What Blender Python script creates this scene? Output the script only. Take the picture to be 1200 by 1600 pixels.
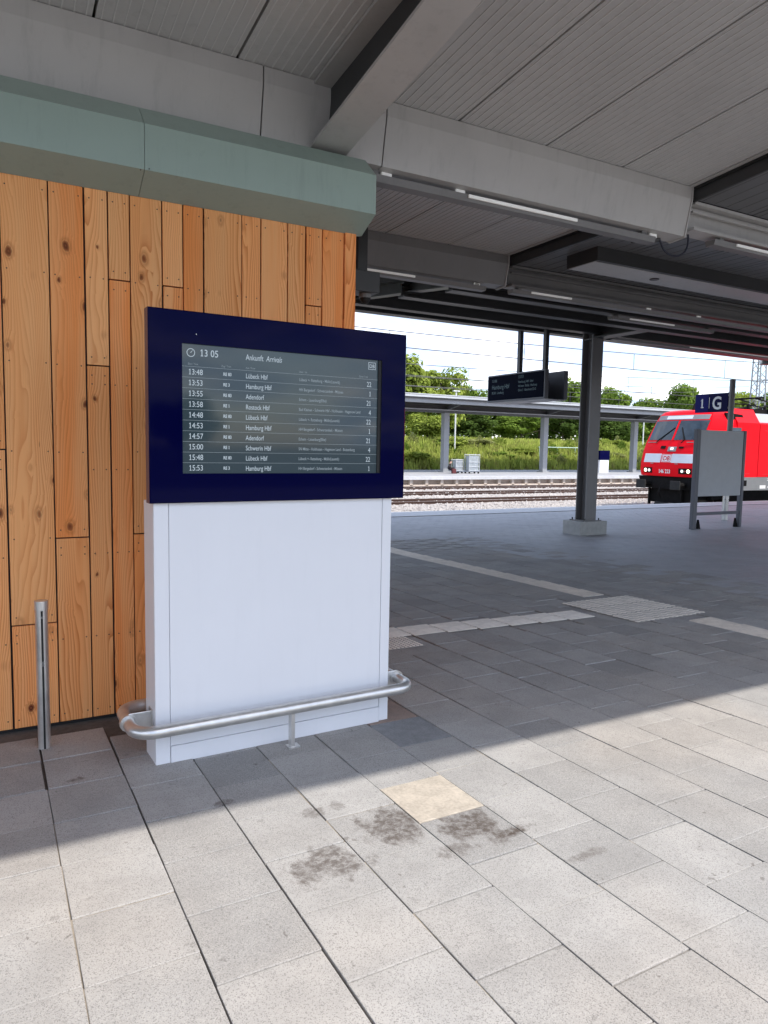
import bpy, bmesh, math, random
from mathutils import Vector, Matrix, Quaternion
random.seed(7)
R = math.radians
S = bpy.context.scene
for o in list(bpy.data.objects): bpy.data.objects.remove(o)
COL = S.collection
# ------------------------------------------------------------------ camera
cam = bpy.data.cameras.new('camera'); co = bpy.data.objects.new('camera', cam); COL.objects.link(co)
cam.sensor_fit = 'VERTICAL'; cam.sensor_height = 36.0; cam.sensor_width = 27.0
cam.lens = 36 * 1122.254 / 1600; cam.clip_start = .05; cam.clip_end = 3000
m = [[.8769011560, -.4803302824, .0180881840], [-.0269119615, -.0866335778, -.9958766839], [.4799167729, .8727986269, -.0888957145]]
EYE = Vector((0, 0, 1.65))
co.matrix_world = Matrix(((m[0][0], -m[1][0], -m[2][0], 0), (m[0][1], -m[1][1], -m[2][1], 0), (m[0][2], -m[1][2], -m[2][2], 1.65), (0, 0, 0, 1)))
S.camera = co
S.render.resolution_x = 768; S.render.resolution_y = 1024
# ------------------------------------------------------------------ light
EL, AZ = 55, 20
sv = Vector((math.sin(R(AZ)) * math.cos(R(EL)), -math.cos(R(AZ)) * math.cos(R(EL)), math.sin(R(EL))))
sl = bpy.data.lights.new('sun', 'SUN'); sl.energy = 2.0; sl.angle = R(.8); sl.color = (1, .945, .87)
so = bpy.data.objects.new('sun', sl); COL.objects.link(so); so.rotation_euler = sv.to_track_quat('Z', 'Y').to_euler()
S.view_settings.view_transform = 'Standard'; S.view_settings.look = 'None'
S.view_settings.exposure = 1.4; S.view_settings.gamma = 1; S.view_settings.use_curve_mapping = False
S.cycles.max_bounces = 14; S.cycles.diffuse_bounces = 8; S.cycles.glossy_bounces = 5
W = bpy.data.worlds.new('World'); S.world = W; W.use_nodes = True

class NT:
    """small node helper"""
    def __init__(s, tree): s.t = tree; s.t.nodes.clear()
    def n(s, typ, ins=None, **kw):
        nd = s.t.nodes.new(typ)
        for k, v in kw.items(): setattr(nd, k, v)
        for k, v in (ins or {}).items(): s.set(nd.inputs[k], v)
        return nd
    def set(s, sock, v):
        if hasattr(v, 'is_output'): s.t.links.new(v, sock)
        elif isinstance(v, bpy.types.Node): s.t.links.new(v.outputs[0], sock)
        else:
            try: sock.default_value = v
            except Exception: sock.default_value = tuple(v) + (1,) if len(v) == 3 else v
    def math(s, op, a, b=0, c=0, clamp=False):
        return s.n('ShaderNodeMath', {0: a, 1: b, 2: c}, operation=op, use_clamp=clamp).outputs[0]
    def mix(s, f, a, b, bt='MIX'):
        nd = s.n('ShaderNodeMix', data_type='RGBA', blend_type=bt)
        s.set(nd.inputs[0], f); s.set(nd.inputs[6], col(a)); s.set(nd.inputs[7], col(b)); return nd.outputs[2]
    def noise(s, vec, scale, detail=3, rough=.55, dist=0):
        nd = s.n('ShaderNodeTexNoise', {'Scale': scale, 'Detail': detail, 'Roughness': rough, 'Distortion': dist})
        if vec is not None: s.set(nd.inputs['Vector'], vec)
        return nd.outputs[0]
    def ramp(s, f, lo, hi, a=0.0, b=1.0):
        nd = s.n('ShaderNodeMapRange', {0: f, 1: lo, 2: hi, 3: a, 4: b}); nd.interpolation_type = 'SMOOTHSTEP'; return nd.outputs[0]
    def vmul(s, vec, sc, loc=(0, 0, 0)):
        return s.n('ShaderNodeMapping', {'Vector': vec, 'Scale': sc, 'Location': loc}).outputs[0]
def col(c):
    if isinstance(c, (tuple, list)) and len(c) == 3: return (*c, 1)
    return c

t = NT(W.node_tree)
sky = t.n('ShaderNodeTexSky', sky_type='NISHITA', sun_disc=False, sun_elevation=R(EL), sun_rotation=math.atan2(sv.x, sv.y), air_density=1.0, dust_density=1.2, ozone_density=1.2)
tc = t.n('ShaderNodeTexCoord')
sp = t.n('ShaderNodeSeparateXYZ', {0: tc.outputs['Generated']})
zz = t.math('ADD', t.math('MAXIMUM', sp.outputs[2], 0), .16)
pv = t.n('ShaderNodeCombineXYZ', {0: t.math('DIVIDE', sp.outputs[0], zz), 1: t.math('DIVIDE', sp.outputs[1], zz), 2: 3.1})
cl = t.noise(pv, .85, 7, .56, .25)
mask = t.ramp(cl, .36, .58, .12, 1)
cl2 = t.noise(pv, 2.3, 5, .6)
cloudc = t.mix(t.ramp(cl2, .43, .73), (3.0, 3.75, 5.3), (9.4, 8.8, 8.25))
skyc = t.mix(mask, sky.outputs[0], cloudc)
bg = t.n('ShaderNodeBackground', {'Color': skyc, 'Strength': .125})
t.n('ShaderNodeOutputWorld', {'Surface': bg})

# ------------------------------------------------------------------ materials
def mat(name, base, rough=.6, metal=0., spec=.5, bump=None, nscale=None, namt=.12, emit=None, estr=0, coat=0, trans=None):
    m_ = bpy.data.materials.new(name); m_.use_nodes = True; t = NT(m_.node_tree)
    p = t.n('ShaderNodeBsdfPrincipled', {'Roughness': rough, 'Metallic': metal, 'Specular IOR Level': spec, 'Coat Weight': coat})
    tcn = t.n('ShaderNodeTexCoord').outputs['Object']
    if nscale:
        n1 = t.noise(tcn, nscale, 5, .6); n2 = t.noise(tcn, nscale * .17, 3)
        f = t.ramp(t.math('ADD', t.math('MULTIPLY', n1, .5), t.math('MULTIPLY', n2, .5)), .3, .7)
        c = t.mix(f, tuple(x * (1 - namt) for x in base), tuple(min(1, x * (1 + namt)) for x in base))
        t.set(p.inputs['Base Color'], c)
        t.set(p.inputs['Roughness'], t.ramp(n2, .3, .7, max(0, rough - .07), min(1, rough + .07)))
        if name in ('beam_cladding_grey', 'fascia_green_sheet', 'roof_sheet_grey', 'steel_paint_grey', 'white_powder_coat', 'traffic_red'):
            st = t.noise(t.vmul(tcn, (14, 14, 1.6)), 1.0, 5, .7); sp2 = t.noise(tcn, 5.5, 6, .75)
            k = .05 if name in ('white_powder_coat', 'traffic_red') else .3
            c = t.mix(t.math('MULTIPLY', t.ramp(st, .5, .72), k), c, tuple(x * .62 + .02 for x in base))
            c = t.mix(t.math('MULTIPLY', t.ramp(sp2, .60, .70), k * .8), c, tuple(x * .7 + .03 for x in base))
            t.set(p.inputs['Base Color'], c)
    else: t.set(p.inputs['Base Color'], col(base))
    if bump:
        b = t.n('ShaderNodeBump', {'Strength': bump[1], 'Distance': bump[2], 'Height': t.noise(tcn, bump[0], 4)})
        t.set(p.inputs['Normal'], b)
    if emit: t.set(p.inputs['Emission Color'], col(emit)); t.set(p.inputs['Emission Strength'], estr)
    t.n('ShaderNodeOutputMaterial', {'Surface': p}); return m_

def mat_paver():
    m_ = bpy.data.materials.new('paver_concrete'); m_.use_nodes = True; t = NT(m_.node_tree)
    pos = t.n('ShaderNodeNewGeometry'); P = pos.outputs['Position']; isl = pos.outputs['Random Per Island']
    oi = t.n('ShaderNodeObjectInfo')
    rnd = t.math('FRACT', t.math('ADD', oi.outputs['Random'], isl))
    rnd2 = t.math('FRACT', t.math('MULTIPLY', rnd, 17.31))
    warm = t.noise(P, .55, 3)
    base = t.mix(t.ramp(rnd, 0, 1), (.318, .311, .302), (.40, .391, .379))
    base = t.mix(t.ramp(warm, .42, .66, 0, .42), base, (.43, .38, .33))
    base = t.mix(t.ramp(rnd2, .9, .93, 0, .35), base, (.2, .2, .2))
    # exposed aggregate specks
    v = t.n('ShaderNodeTexVoronoi', {'Vector': P, 'Scale': 320.0, 'Randomness': 1.0})
    vs = t.n('ShaderNodeSeparateColor', {0: v.outputs['Color']})
    s1 = t.ramp(vs.outputs[0], .72, .8); s2 = t.ramp(vs.outputs[1], .80, .86)
    base = t.mix(t.math('MULTIPLY', s1, .5), base, (.47, .45, .42))
    base = t.mix(t.math('MULTIPLY', s2, .5), base, (.10, .095, .09))
    sm = t.noise(P, 3.2, 6, .65); base = t.mix(t.ramp(sm, .35, .7, 0, .32), base, (.19, .183, .175))
    dark = t.noise(P, 12, 5, .7); base = t.mix(t.ramp(dark, .62, .72, 0, .4), base, (.13, .12, .11))
    # dried spills (fixed shapes on the paving), centre x, y, half sizes, strength
    wn = t.noise(t.vmul(P, (8.5, 5.0, 1)), 1.0, 7, .72); sepP = t.n('ShaderNodeSeparateXYZ', {0: P})
    tot = None
    for (cx, cy, rx, ry, st) in SPILLS:
        dx = t.math('DIVIDE', t.math('SUBTRACT', sepP.outputs[0], cx), rx); dy = t.math('DIVIDE', t.math('SUBTRACT', sepP.outputs[1], cy), ry)
        d = t.math('SQRT', t.math('ADD', t.math('MULTIPLY', dx, dx), t.math('MULTIPLY', dy, dy)))
        d = t.math('ADD', d, t.math('MULTIPLY', t.math('SUBTRACT', wn, .5), 3.8))
        k = t.math('MULTIPLY', t.ramp(d, .45, 1.08, 1, 0), st)
        tot = k if tot is None else t.math('MAXIMUM', tot, k)
    fine = t.noise(P, 38, 4, .7); tot = t.math('MULTIPLY', tot, t.ramp(fine, .35, .62, .3, 1))
    base = t.mix(tot, base, (.085, .066, .054))
    # drops and footprints scattered here and there
    v2 = t.n('ShaderNodeTexVoronoi', {'Vector': t.n('ShaderNodeVectorMath', {0: P, 1: t.n('ShaderNodeTexNoise', {'Vector': P, 'Scale': 9.0}).outputs['Color']}, operation='ADD'), 'Scale': 2.1, 'Randomness': 1.0})
    base = t.mix(t.ramp(v2.outputs['Distance'], .05, .075, .5, 0), base, (.1, .085, .075))
    v3 = t.n('ShaderNodeTexVoronoi', {'Vector': P, 'Scale': 2.7, 'Randomness': 1.0}); base = t.mix(t.ramp(v3.outputs['Distance'], .018, .03, .55, 0), base, (.5, .49, .46))
    bh = t.math('ADD', t.math('MULTIPLY', v.outputs['Distance'], .6), t.noise(P, 90, 3))
    p = t.n('ShaderNodeBsdfPrincipled', {'Base Color': base, 'Roughness': t.ramp(tot, 0, 1, .82, .6), 'Specular IOR Level': .35})
    t.set(p.inputs['Normal'], t.n('ShaderNodeBump', {'Strength': .35, 'Distance': .003, 'Height': bh}))
    t.n('ShaderNodeOutputMaterial', {'Surface': p}); return m_
SPILLS = [(1.17, 2.57, .19, .12, .8), (1.58, 2.71, .22, .19, .85), (1.88, 2.56, .19, .17, .9), (2.02, 2.42, .10, .045, 1.0),
          (1.70, 2.42, .10, .06, .6), (1.30, 3.0, .07, .05, .6), (1.42, 3.02, .05, .05, .5), (2.18, 2.12, .12, .03, .5), (.33, 3.9, .07, .03, .8), (.95, 3.30, .05, .025, .7)]

def mat_wood():
    m_ = bpy.data.materials.new('larch_boards'); m_.use_nodes = True; t = NT(m_.node_tree)
    oi = t.n('ShaderNodeObjectInfo'); rnd = oi.outputs['Random']
    r2 = t.math('FRACT', t.math('MULTIPLY', rnd, 23.7)); r3 = t.math('FRACT', t.math('MULTIPLY', rnd, 91.3))
    ob = t.n('ShaderNodeTexCoord').outputs['Object']
    off = t.n('ShaderNodeCombineXYZ', {0: t.math('MULTIPLY', rnd, 37.0), 1: 0.0, 2: t.math('MULTIPLY', r2, 53.0)})
    P = t.n('ShaderNodeVectorMath', {0: ob, 1: off}, operation='ADD').outputs[0]
    s = t.n('ShaderNodeSeparateXYZ', {0: P}); x, z = s.outputs[0], s.outputs[2]
    P2 = t.n('ShaderNodeCombineXYZ', {0: x, 1: 0.0, 2: z}).outputs[0]
    # knots: stretched voronoi cells, a few of them large
    kdn = t.n('ShaderNodeTexNoise', {'Vector': t.vmul(P2, (26, 1, 14)), 'Scale': 1.0, 'Detail': 3.0}).outputs['Color']
    P3 = t.n('ShaderNodeVectorMath', {0: kdn, 1: (.022, 0, .03), 2: P2}, operation='MULTIPLY_ADD').outputs[0]
    kv = t.n('ShaderNodeTexVoronoi', {'Vector': t.vmul(P3, (8.5, 1, 5.2)), 'Scale': 1.0, 'Randomness': 1.0})
    kd = kv.outputs['Distance']; kr = t.n('ShaderNodeSeparateColor', {0: kv.outputs['Color']}).outputs[0]
    ksz = t.ramp(kr, .35, 1, .03, .20)
    kn = t.math('DIVIDE', kd, ksz)
    pull = t.math('MULTIPLY', t.math('EXPONENT', t.math('MULTIPLY', kn, -.85)), t.ramp(kr, .4, .7, .2, 2.3))
    wob = t.noise(t.vmul(P2, (4.5, 1, .55)), 1.0, 2, .4)
    ph = t.math('ADD', t.math('MULTIPLY', x, 58.0), t.math('ADD', t.math('MULTIPLY', wob, 20.0), pull))
    ring = t.math('FRACT', ph)
    rg = t.math('POWER', ring, 2.2)
    edge = t.ramp(ring, .93, 1.0, 1, 0)
    grain = t.math('MULTIPLY', rg, edge)
    fib = t.noise(t.vmul(P2, (220, 1, 3.0)), 1.0, 3, .6)
    broad = t.noise(t.vmul(P2, (9, 1, .5)), 1.0, 3)
    c0 = t.mix(r3, (.98, .47, .185), (.93, .295, .075))
    c0 = t.mix(t.ramp(broad, .35, .7, 0, .5), c0, (.97, .56, .26))
    gstr = t.math('MULTIPLY', grain, t.ramp(t.noise(t.vmul(P2, (3, 1, .4)), 1.0, 2),   .35, .65, .38, .95))
    c1 = t.mix(gstr, c0, (.56, .13, .022))
    c1 = t.mix(t.ramp(fib, .5, .8, 0, .3), c1, (.55, .19, .05))
    kin = t.ramp(kn, .55, 1.05, 1, 0)
    kc = t.mix(t.ramp(t.math('SINE', t.math('MULTIPLY', kn, 13.0)), -1, 1), (.085, .02, .012), (.24, .06, .022))
    c2 = t.mix(t.math('MULTIPLY', kin, t.ramp(kr, .36, .5, 0, .95)), c1, kc)
    halo = t.math('MULTIPLY', t.ramp(kn, 1.0, 1.8, .4, 0), t.ramp(kr, .5, .75, 0, 1))
    c2 = t.mix(halo, c2, (.34, .095, .025)) if False else t.mix(t.math('MULTIPLY', halo, t.ramp(kn, .9, 1.1)), c2, (.36, .11, .03))
    fl = t.noise(t.vmul(P2, (30, 1, 6)), 1.0, 2); c2 = t.mix(t.ramp(fl, .72, .78, 0, .6), c2, (.22, .07, .025))
    c2 = t.mix(t.ramp(r2, 0, 1, .2, 0), c2, (.42, .17, .045))
    p = t.n('ShaderNodeBsdfPrincipled', {'Base Color': c2, 'Roughness': .6, 'Specular IOR Level': .12})
    t.set(p.inputs['Normal'], t.n('ShaderNodeBump', {'Strength': .25, 'Distance': .002, 'Height': t.math('ADD', fib, grain)}))
    t.n('ShaderNodeOutputMaterial', {'Surface': p}); return m_

def mat_leaf(name, a, b):
    m_ = bpy.data.materials.new(name); m_.use_nodes = True; t = NT(m_.node_tree)
    g = t.n('ShaderNodeNewGeometry'); oi = t.n('ShaderNodeObjectInfo')
    f = t.math('FRACT', t.math('ADD', g.outputs['Random Per Island'], t.math('MULTIPLY', oi.outputs['Random'], .3)))
    big = t.noise(g.outputs['Position'], .55 if 'grass' not in name else .35, 4)
    c = t.mix(f, a, b); c = t.mix(t.ramp(big, .4, .62, 0, .5), c, tuple(x * 1.35 for x in b))
    if 'grass' in name: c = t.mix(t.ramp(t.noise(g.outputs['Position'], .9, 4, .65), .5, .64, 0, .75), c, (.20, .17, .075)); c = t.mix(t.ramp(t.noise(g.outputs['Position'], .5, 3), .55, .7, 0, .5), c, (.10, .17, .035))
    d = t.n('ShaderNodeBsdfDiffuse', {'Color': c}); tr = t.n('ShaderNodeBsdfTranslucent', {'Color': t.mix(.5, c, (b[0] * 1.5, b[1] * 1.5, b[2] * .8))})
    mx = t.n('ShaderNodeMixShader', {0: .32}); t.set(mx.inputs[1], d); t.set(mx.inputs[2], tr)
    t.n('ShaderNodeOutputMaterial', {'Surface': mx}); return m_

M = {}
M['paver'] = mat_paver(); M['wood'] = mat_wood()
M['tan'] = mat('tan_paver', (.44, .39, .325), .8, nscale=60, namt=.22, bump=(200, .3, .003))
M['bluegrey'] = mat('blue_grey_paver', (.215, .218, .225), .8, nscale=90, namt=.25, bump=(200, .3, .003))
M['redbrown'] = mat('reddish_paver', (.27, .2, .165), .8, nscale=90, namt=.2, bump=(200, .3, .003))
M['tactile'] = mat('tactile_concrete', (.78, .72, .64), .75, nscale=14, namt=.16, bump=(180, .25, .002))
M['tactbase'] = mat('tactile_dark_base', (.36, .335, .30), .85, nscale=14, namt=.2)  # base darker than the raised ribs and bumps
M['bed'] = mat('joint_sand', (.095, .085, .076), .95, nscale=25, namt=.3, bump=(60, .4, .01))
M['sand'] = mat('pale_joint_sand', (.30, .26, .21), .95, nscale=40, namt=.25, bump=(150, .4, .004))
M['plat'] = mat('platform_paving', (.345, .342, .35), .62, nscale=2.2, namt=.14, bump=(60, .2, .004))
M['platbed'] = mat('platform_joint', (.12, .12, .125), .9, nscale=10)
M['edge'] = mat('edge_concrete', (.46, .46, .465), .7, nscale=5, namt=.12, bump=(60, .2, .003))
M['edgewhite'] = mat('edge_line_white', (.72, .72, .70), .7, nscale=8, namt=.1)
M['concrete'] = mat('plinth_concrete', (.40, .40, .385), .8, nscale=9, namt=.16, bump=(30, .3, .004))
M['walls'] = mat('sandy_concrete', (.50, .41, .33), .85, nscale=2.5, namt=.16, bump=(15, .3, .01))
M['road'] = mat('road_asphalt', (.07, .07, .072), .9, nscale=1.5, namt=.2)
M['asphalt'] = mat('forecourt_paving', (.47, .455, .435), .9, nscale=1.5, namt=.2)
M['ceil'] = mat('roof_sheet_grey', (.50, .495, .49), .38, nscale=1.1, namt=.07, spec=.55)
M['ceilB'] = mat('roof_sheet_dark', (.145, .147, .154), .33, nscale=.8, namt=.16, spec=.5)
M['ridge'] = mat('roof_ridge_painted_sheen', (.62, .62, .61), .3, spec=.7)  # paler than the sheets: edge highlights put into the ridge colour
M['clad'] = mat('beam_cladding_grey', (.46, .448, .435), .45, nscale=3, namt=.06)
M['steel'] = mat('steel_paint_grey', (.185, .18, .178), .42, nscale=2.5, namt=.07, spec=.5)
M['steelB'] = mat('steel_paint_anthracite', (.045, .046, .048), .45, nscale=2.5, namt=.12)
M['black'] = mat('seam_black', (.012, .012, .012), .7)
M['green'] = mat('fascia_green_sheet', (.30, .385, .335), .34, nscale=2.2, namt=.05, spec=.5)
M['white'] = mat('white_powder_coat', (.77, .775, .80), .36, nscale=1.8, namt=.02)
M['blue'] = mat('dark_blue_glass', (.0015, .002, .034), .05, spec=.04)
M['purple'] = mat('housing_side', (.06, .045, .085), .3)
M['screen'] = mat('screen_glass', (.012, .019, .024), .06, spec=.42, emit=(.10, .16, .20), estr=.09)
M['ink'] = mat('lit_lettering', (.27, .30, .32), .6, emit=(.66, .78, .86), estr=.165)
M['inkdim'] = mat('lit_lettering_dim', (.15, .17, .18), .6, emit=(.6, .74, .82), estr=.085)
M['galv'] = mat('galvanised_steel', (.64, .63, .61), .34, .78, nscale=14, namt=.14, bump=(40, .08, .002))
M['lamp'] = mat('lamp_diffuser', (.85, .85, .83), .4, emit=(1, .98, .94), estr=.05)
M['dispdark'] = mat('display_glass', (.003, .005, .014), .55, spec=.02)
M['dispink'] = mat('display_lettering', (.02, .035, .05), .5, emit=(.25, .5, .6), estr=.035)
M['alu'] = mat('board_grey', (.46, .475, .49), .5, nscale=6, namt=.05)
M['frame'] = mat('board_frame_grey', (.115, .12, .14), .45, nscale=6, namt=.06)
M['signblue'] = mat('sign_blue', (.014, .016, .13), .5, spec=.08)
M['signnavy'] = mat('sign_navy', (.005, .006, .055), .5, spec=.08)
M['signwhite'] = mat('sign_white', (.8, .8, .8), .5)
M['red'] = mat('traffic_red', (.80, .003, .012), .45, nscale=1.2, namt=.05, spec=.1)
M['redback'] = mat('logo_red', (.62, .012, .02), .5)
M['locogrey'] = mat('underframe_grey', (.20, .21, .215), .6, nscale=3, namt=.12)
M['locoroof'] = mat('roof_cover_grey', (.34, .36, .38), .5, nscale=2, namt=.1)
M['locoblack'] = mat('bogie_black', (.010, .0095, .0095), .8, spec=.12, nscale=5, namt=.4)
M['buffer'] = mat('buffer_dark', (.03, .031, .031), .7, spec=.2, nscale=9, namt=.3)
M['wind'] = mat('windscreen', (.03, .045, .058), .08, spec=.55, nscale=2.2, namt=.5)
M['lite'] = mat('pale_band', (.66, .69, .74), .5, nscale=5, namt=.06)
M['hl'] = mat('headlamp_lit', (.9, .85, .6), .3, emit=(1, .86, .52), estr=1.6)
M['hlw'] = mat('headlamp_clear', (.7, .72, .72), .25, emit=(1, 1, .95), estr=.35)
M['tail'] = mat('tail_lamp', (.35, .08, .08), .3)
M['ballast'] = mat('ballast_grey', (.24, .21, .188), .9, nscale=7, namt=.3, bump=(14, .8, .04))
M['stone'] = mat('ballast_stone', (.40, .37, .345), .9, nscale=3, namt=.2)
M['railside'] = mat('rail_rust', (.075, .042, .032), .85, nscale=4, namt=.25)
M['railtop'] = mat('rail_head', (.5, .5, .5), .3, .8)
M['sleeper'] = mat('sleeper_concrete', (.29, .25, .22), .9, nscale=5, namt=.2)
M['oppcol'] = mat('far_column_grey', (.29, .30, .315), .5, nscale=2, namt=.08)
M['oppdark'] = mat('far_canopy_dark', (.085, .088, .092), .5, nscale=1.5, namt=.1)
M['zinc'] = mat('far_roof_zinc', (.42, .44, .46), .45, nscale=.8, namt=.08)
M['grass'] = mat_leaf('meadow_grass', (.19, .25, .045), (.36, .40, .10))
M['soil'] = mat('bank_soil', (.17, .20, .06), .95, nscale=1.3, namt=.4)
M['leafa'] = mat_leaf('leaves_mid', (.065, .11, .02), (.16, .23, .042))
M['leafb'] = mat_leaf('leaves_light', (.11, .155, .026), (.26, .31, .065))
M['leafc'] = mat_leaf('leaves_dark', (.030, .052, .014), (.075, .115, .028))
M['leafd'] = mat_leaf('bush_grey_green', (.14, .16, .06), (.28, .29, .12))
M['bark'] = mat('bark', (.09, .07, .05), .9, nscale=6, namt=.3)
M['wire'] = mat('wire_dark', (.07, .07, .075), .6)
M['cable'] = mat('cable_navy', (.012, .014, .03), .5)
M['mast'] = mat('mast_grey', (.26, .28, .28), .6, nscale=2)
M['skin'] = mat('skin', (.55, .33, .24), .6)
M['cloth'] = mat('dark_clothes', (.016, .013, .017), .85)
M['bag'] = mat('dark_red_bag', (.09, .015, .018), .7)
M['cage'] = mat('cage_wire_grey', (.50, .52, .55), .5, .2)
M['cagefill'] = mat('cage_contents_grey', (.36, .40, .42), .7, nscale=4, namt=.3)
M['paint'] = mat('pole_pale', (.62, .63, .6), .5)
M['hedgegreen'] = mat('railing_green', (.42, .55, .47), .5)

# ------------------------------------------------------------------ mesh helpers
def wl(o):
    v = Vector((0, 0, 0))
    while o is not None: v = v + o.location; o = o.parent
    return v
class MB:
    def __init__(s): s.v = []; s.f = []; s.mi = []
    def add(s, vs, fs, mi=0):
        b = len(s.v); s.v += [tuple(p) for p in vs]; s.f += [tuple(i + b for i in f) for f in fs]; s.mi += [mi] * len(fs); return s
    def box(s, x0, x1, y0, y1, z0, z1, mi=0):
        return s.add([(x0, y0, z0), (x1, y0, z0), (x1, y1, z0), (x0, y1, z0), (x0, y0, z1), (x1, y0, z1), (x1, y1, z1), (x0, y1, z1)],
                     [(0, 3, 2, 1), (4, 5, 6, 7), (0, 1, 5, 4), (1, 2, 6, 5), (2, 3, 7, 6), (3, 0, 4, 7)], mi)
    def cbox(s, x0, x1, y0, y1, z0, z1, c=.004, mi=0):
        bm = bmesh.new(); bmesh.ops.create_cube(bm, size=1)
        for v in bm.verts: v.co = Vector(((x0 + x1) / 2 + v.co.x * (x1 - x0), (y0 + y1) / 2 + v.co.y * (y1 - y0), (z0 + z1) / 2 + v.co.z * (z1 - z0)))
        bmesh.ops.bevel(bm, geom=bm.edges[:], offset=c, segments=2, affect='EDGES', profile=.6)
        bm.verts.index_update(); s.add([v.co for v in bm.verts], [[v.index for v in f.verts] for f in bm.faces], mi); bm.free(); return s
    def prism(s, prof, a0, a1, axis='x', mi=0, cap=True):
        """profile points (p,q) extruded along axis; x: (y,z)  y: (x,z)  z: (x,y)"""
        def pt(a, p): return {'x': (a, p[0], p[1]), 'y': (p[0], a, p[1]), 'z': (p[0], p[1], a)}[axis]
        n = len(prof); vs = [pt(a0, p) for p in prof] + [pt(a1, p) for p in prof]
        fs = [(i, (i + 1) % n, n + (i + 1) % n, n + i) for i in range(n)]
        if cap: fs += [tuple(range(n))[::-1], tuple(range(n, 2 * n))]
        return s.add(vs, fs, mi)
    def tube(s, pts, r, n=8, mi=0, cap=True):
        pts = [Vector(p) for p in pts]; rs = r if isinstance(r, (list, tuple)) else [r] * len(pts)
        b = len(s.v); up = None
        for i, p in enumerate(pts):
            d = (pts[min(i + 1, len(pts) - 1)] - pts[max(i - 1, 0)]).normalized()
            if up is None: up = d.orthogonal().normalized()
            up = (up - d * up.dot(d)); up = up.normalized() if up.length > 1e-6 else d.orthogonal().normalized()
            w = d.cross(up)
            for k in range(n):
                a = 2 * math.pi * k / n; s.v.append(tuple(p + (up * math.cos(a) + w * math.sin(a)) * rs[i]))
        for i in range(len(pts) - 1):
            for k in range(n):
                s.f.append((b + i * n + k, b + i * n + (k + 1) % n, b + (i + 1) * n + (k + 1) % n, b + (i + 1) * n + k)); s.mi.append(mi)
        if cap:
            s.f.append(tuple(b + k for k in range(n))[::-1]); s.mi.append(mi)
            s.f.append(tuple(b + (len(pts) - 1) * n + k for k in range(n))); s.mi.append(mi)
        return s
    def build(s, name, mats, parent=None, smooth=False, base=None):
        me = bpy.data.meshes.new(name)
        if parent is not None: off = wl(parent)
        elif base is not None: off = Vector(base)
        else:
            xs, ys, zs = zip(*s.v); off = Vector(((min(xs) + max(xs)) / 2, (min(ys) + max(ys)) / 2, min(zs)))
        me.from_pydata([tuple(Vector(p) - off) for p in s.v], [], s.f)
        mats = mats if isinstance(mats, (list, tuple)) else [mats]
        for q in mats: me.materials.append(M[q] if isinstance(q, str) else q)
        for p, i in zip(me.polygons, s.mi): p.material_index = i
        bm = bmesh.new(); bm.from_mesh(me); bmesh.ops.recalc_face_normals(bm, faces=bm.faces); bm.to_mesh(me); bm.free()
        if smooth:
            for p in me.polygons: p.use_smooth = True
            me.set_sharp_from_angle(angle=R(40))
        me.update()
        o = bpy.data.objects.new(name, me); COL.objects.link(o)
        if parent is not None: o.parent = parent
        else: o.location = off
        return o
def tag(o, label, cat, group=None):
    o['label'] = label; o['category'] = cat
    if group: o['group'] = group
    return o
def thing(name, loc, label, cat, group=None):
    o = bpy.data.objects.new(name, None); COL.objects.link(o); o.location = loc; o.empty_display_size = .2
    return tag(o, label, cat, group)
def struct(o): o['kind'] = 'structure'; return o
def stuff(o): o['kind'] = 'stuff'; return o
def inst(o, name, loc, parent, rot=None, scale=None):
    c = o.copy(); c.name = name; COL.objects.link(c); c.parent = parent; c.location = loc
    if rot: c.rotation_euler = rot
    if scale: c.scale = scale
    return c
def text_into(mb, body, place, size, sx=.82, align='LEFT', shear=0, mi=0, bold=0):
    """flat lettering; place(u,v) maps text plane to 3D"""
    ones = [i for i, ch in enumerate(body) if ch == '1'] if not shear else []
    cu = bpy.data.curves.new('txt', 'FONT'); cu.body = body; cu.size = size; cu.align_x = align; cu.shear = shear; cu.resolution_u = 3
    cu.offset = bold
    ob = bpy.data.objects.new('txt', cu); COL.objects.link(ob)
    bpy.context.view_layer.update()
    me = bpy.data.meshes.new_from_object(ob)
    mb.add([place(v.co.x * sx, v.co.y) for v in me.vertices], [tuple(p.vertices) for p in me.polygons], mi)
    full = max(v.co.x for v in me.vertices) if me.vertices else 0; xsh = 0
    for i in ones:  # the built-in face draws 1 as a bare bar: add flag and foot
        cu.align_x = 'LEFT'; cu.body = body[:i + 1]; bpy.context.view_layer.update()
        m2 = bpy.data.meshes.new_from_object(ob); xr = max(v.co.x for v in m2.vertices); yt = max(v.co.y for v in m2.vertices if v.co.x > xr - size * .03)
        bpy.data.meshes.remove(m2)
        if align != 'LEFT':
            cu.body = body; bpy.context.view_layer.update(); m3 = bpy.data.meshes.new_from_object(ob); fl = max(v.co.x for v in m3.vertices); bpy.data.meshes.remove(m3)
            xsh = full - fl
        st_ = size * .085; q = xr + xsh
        P_ = [(q - st_, yt), (q - st_ - size * .13, yt - size * .12), (q - st_ - size * .13, yt - size * .20), (q - st_, yt - size * .10)]
        mb.add([place(a * sx, b) for a, b in P_], [(0, 1, 2, 3)], mi)
        P_ = [(q - st_ - size * .12, 0), (q - st_, 0), (q - st_, size * .07), (q - st_ - size * .12, size * .07)]; mb.add([place(a * sx, b) for a, b in P_], [(0, 1, 2, 3)], mi)
        P_ = [(q, 0), (q + size * .10, 0), (q + size * .10, size * .07), (q, size * .07)]; mb.add([place(a * sx, b) for a, b in P_], [(0, 1, 2, 3)], mi)
    bpy.data.objects.remove(ob); bpy.data.curves.remove(cu); bpy.data.meshes.remove(me)

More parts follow.
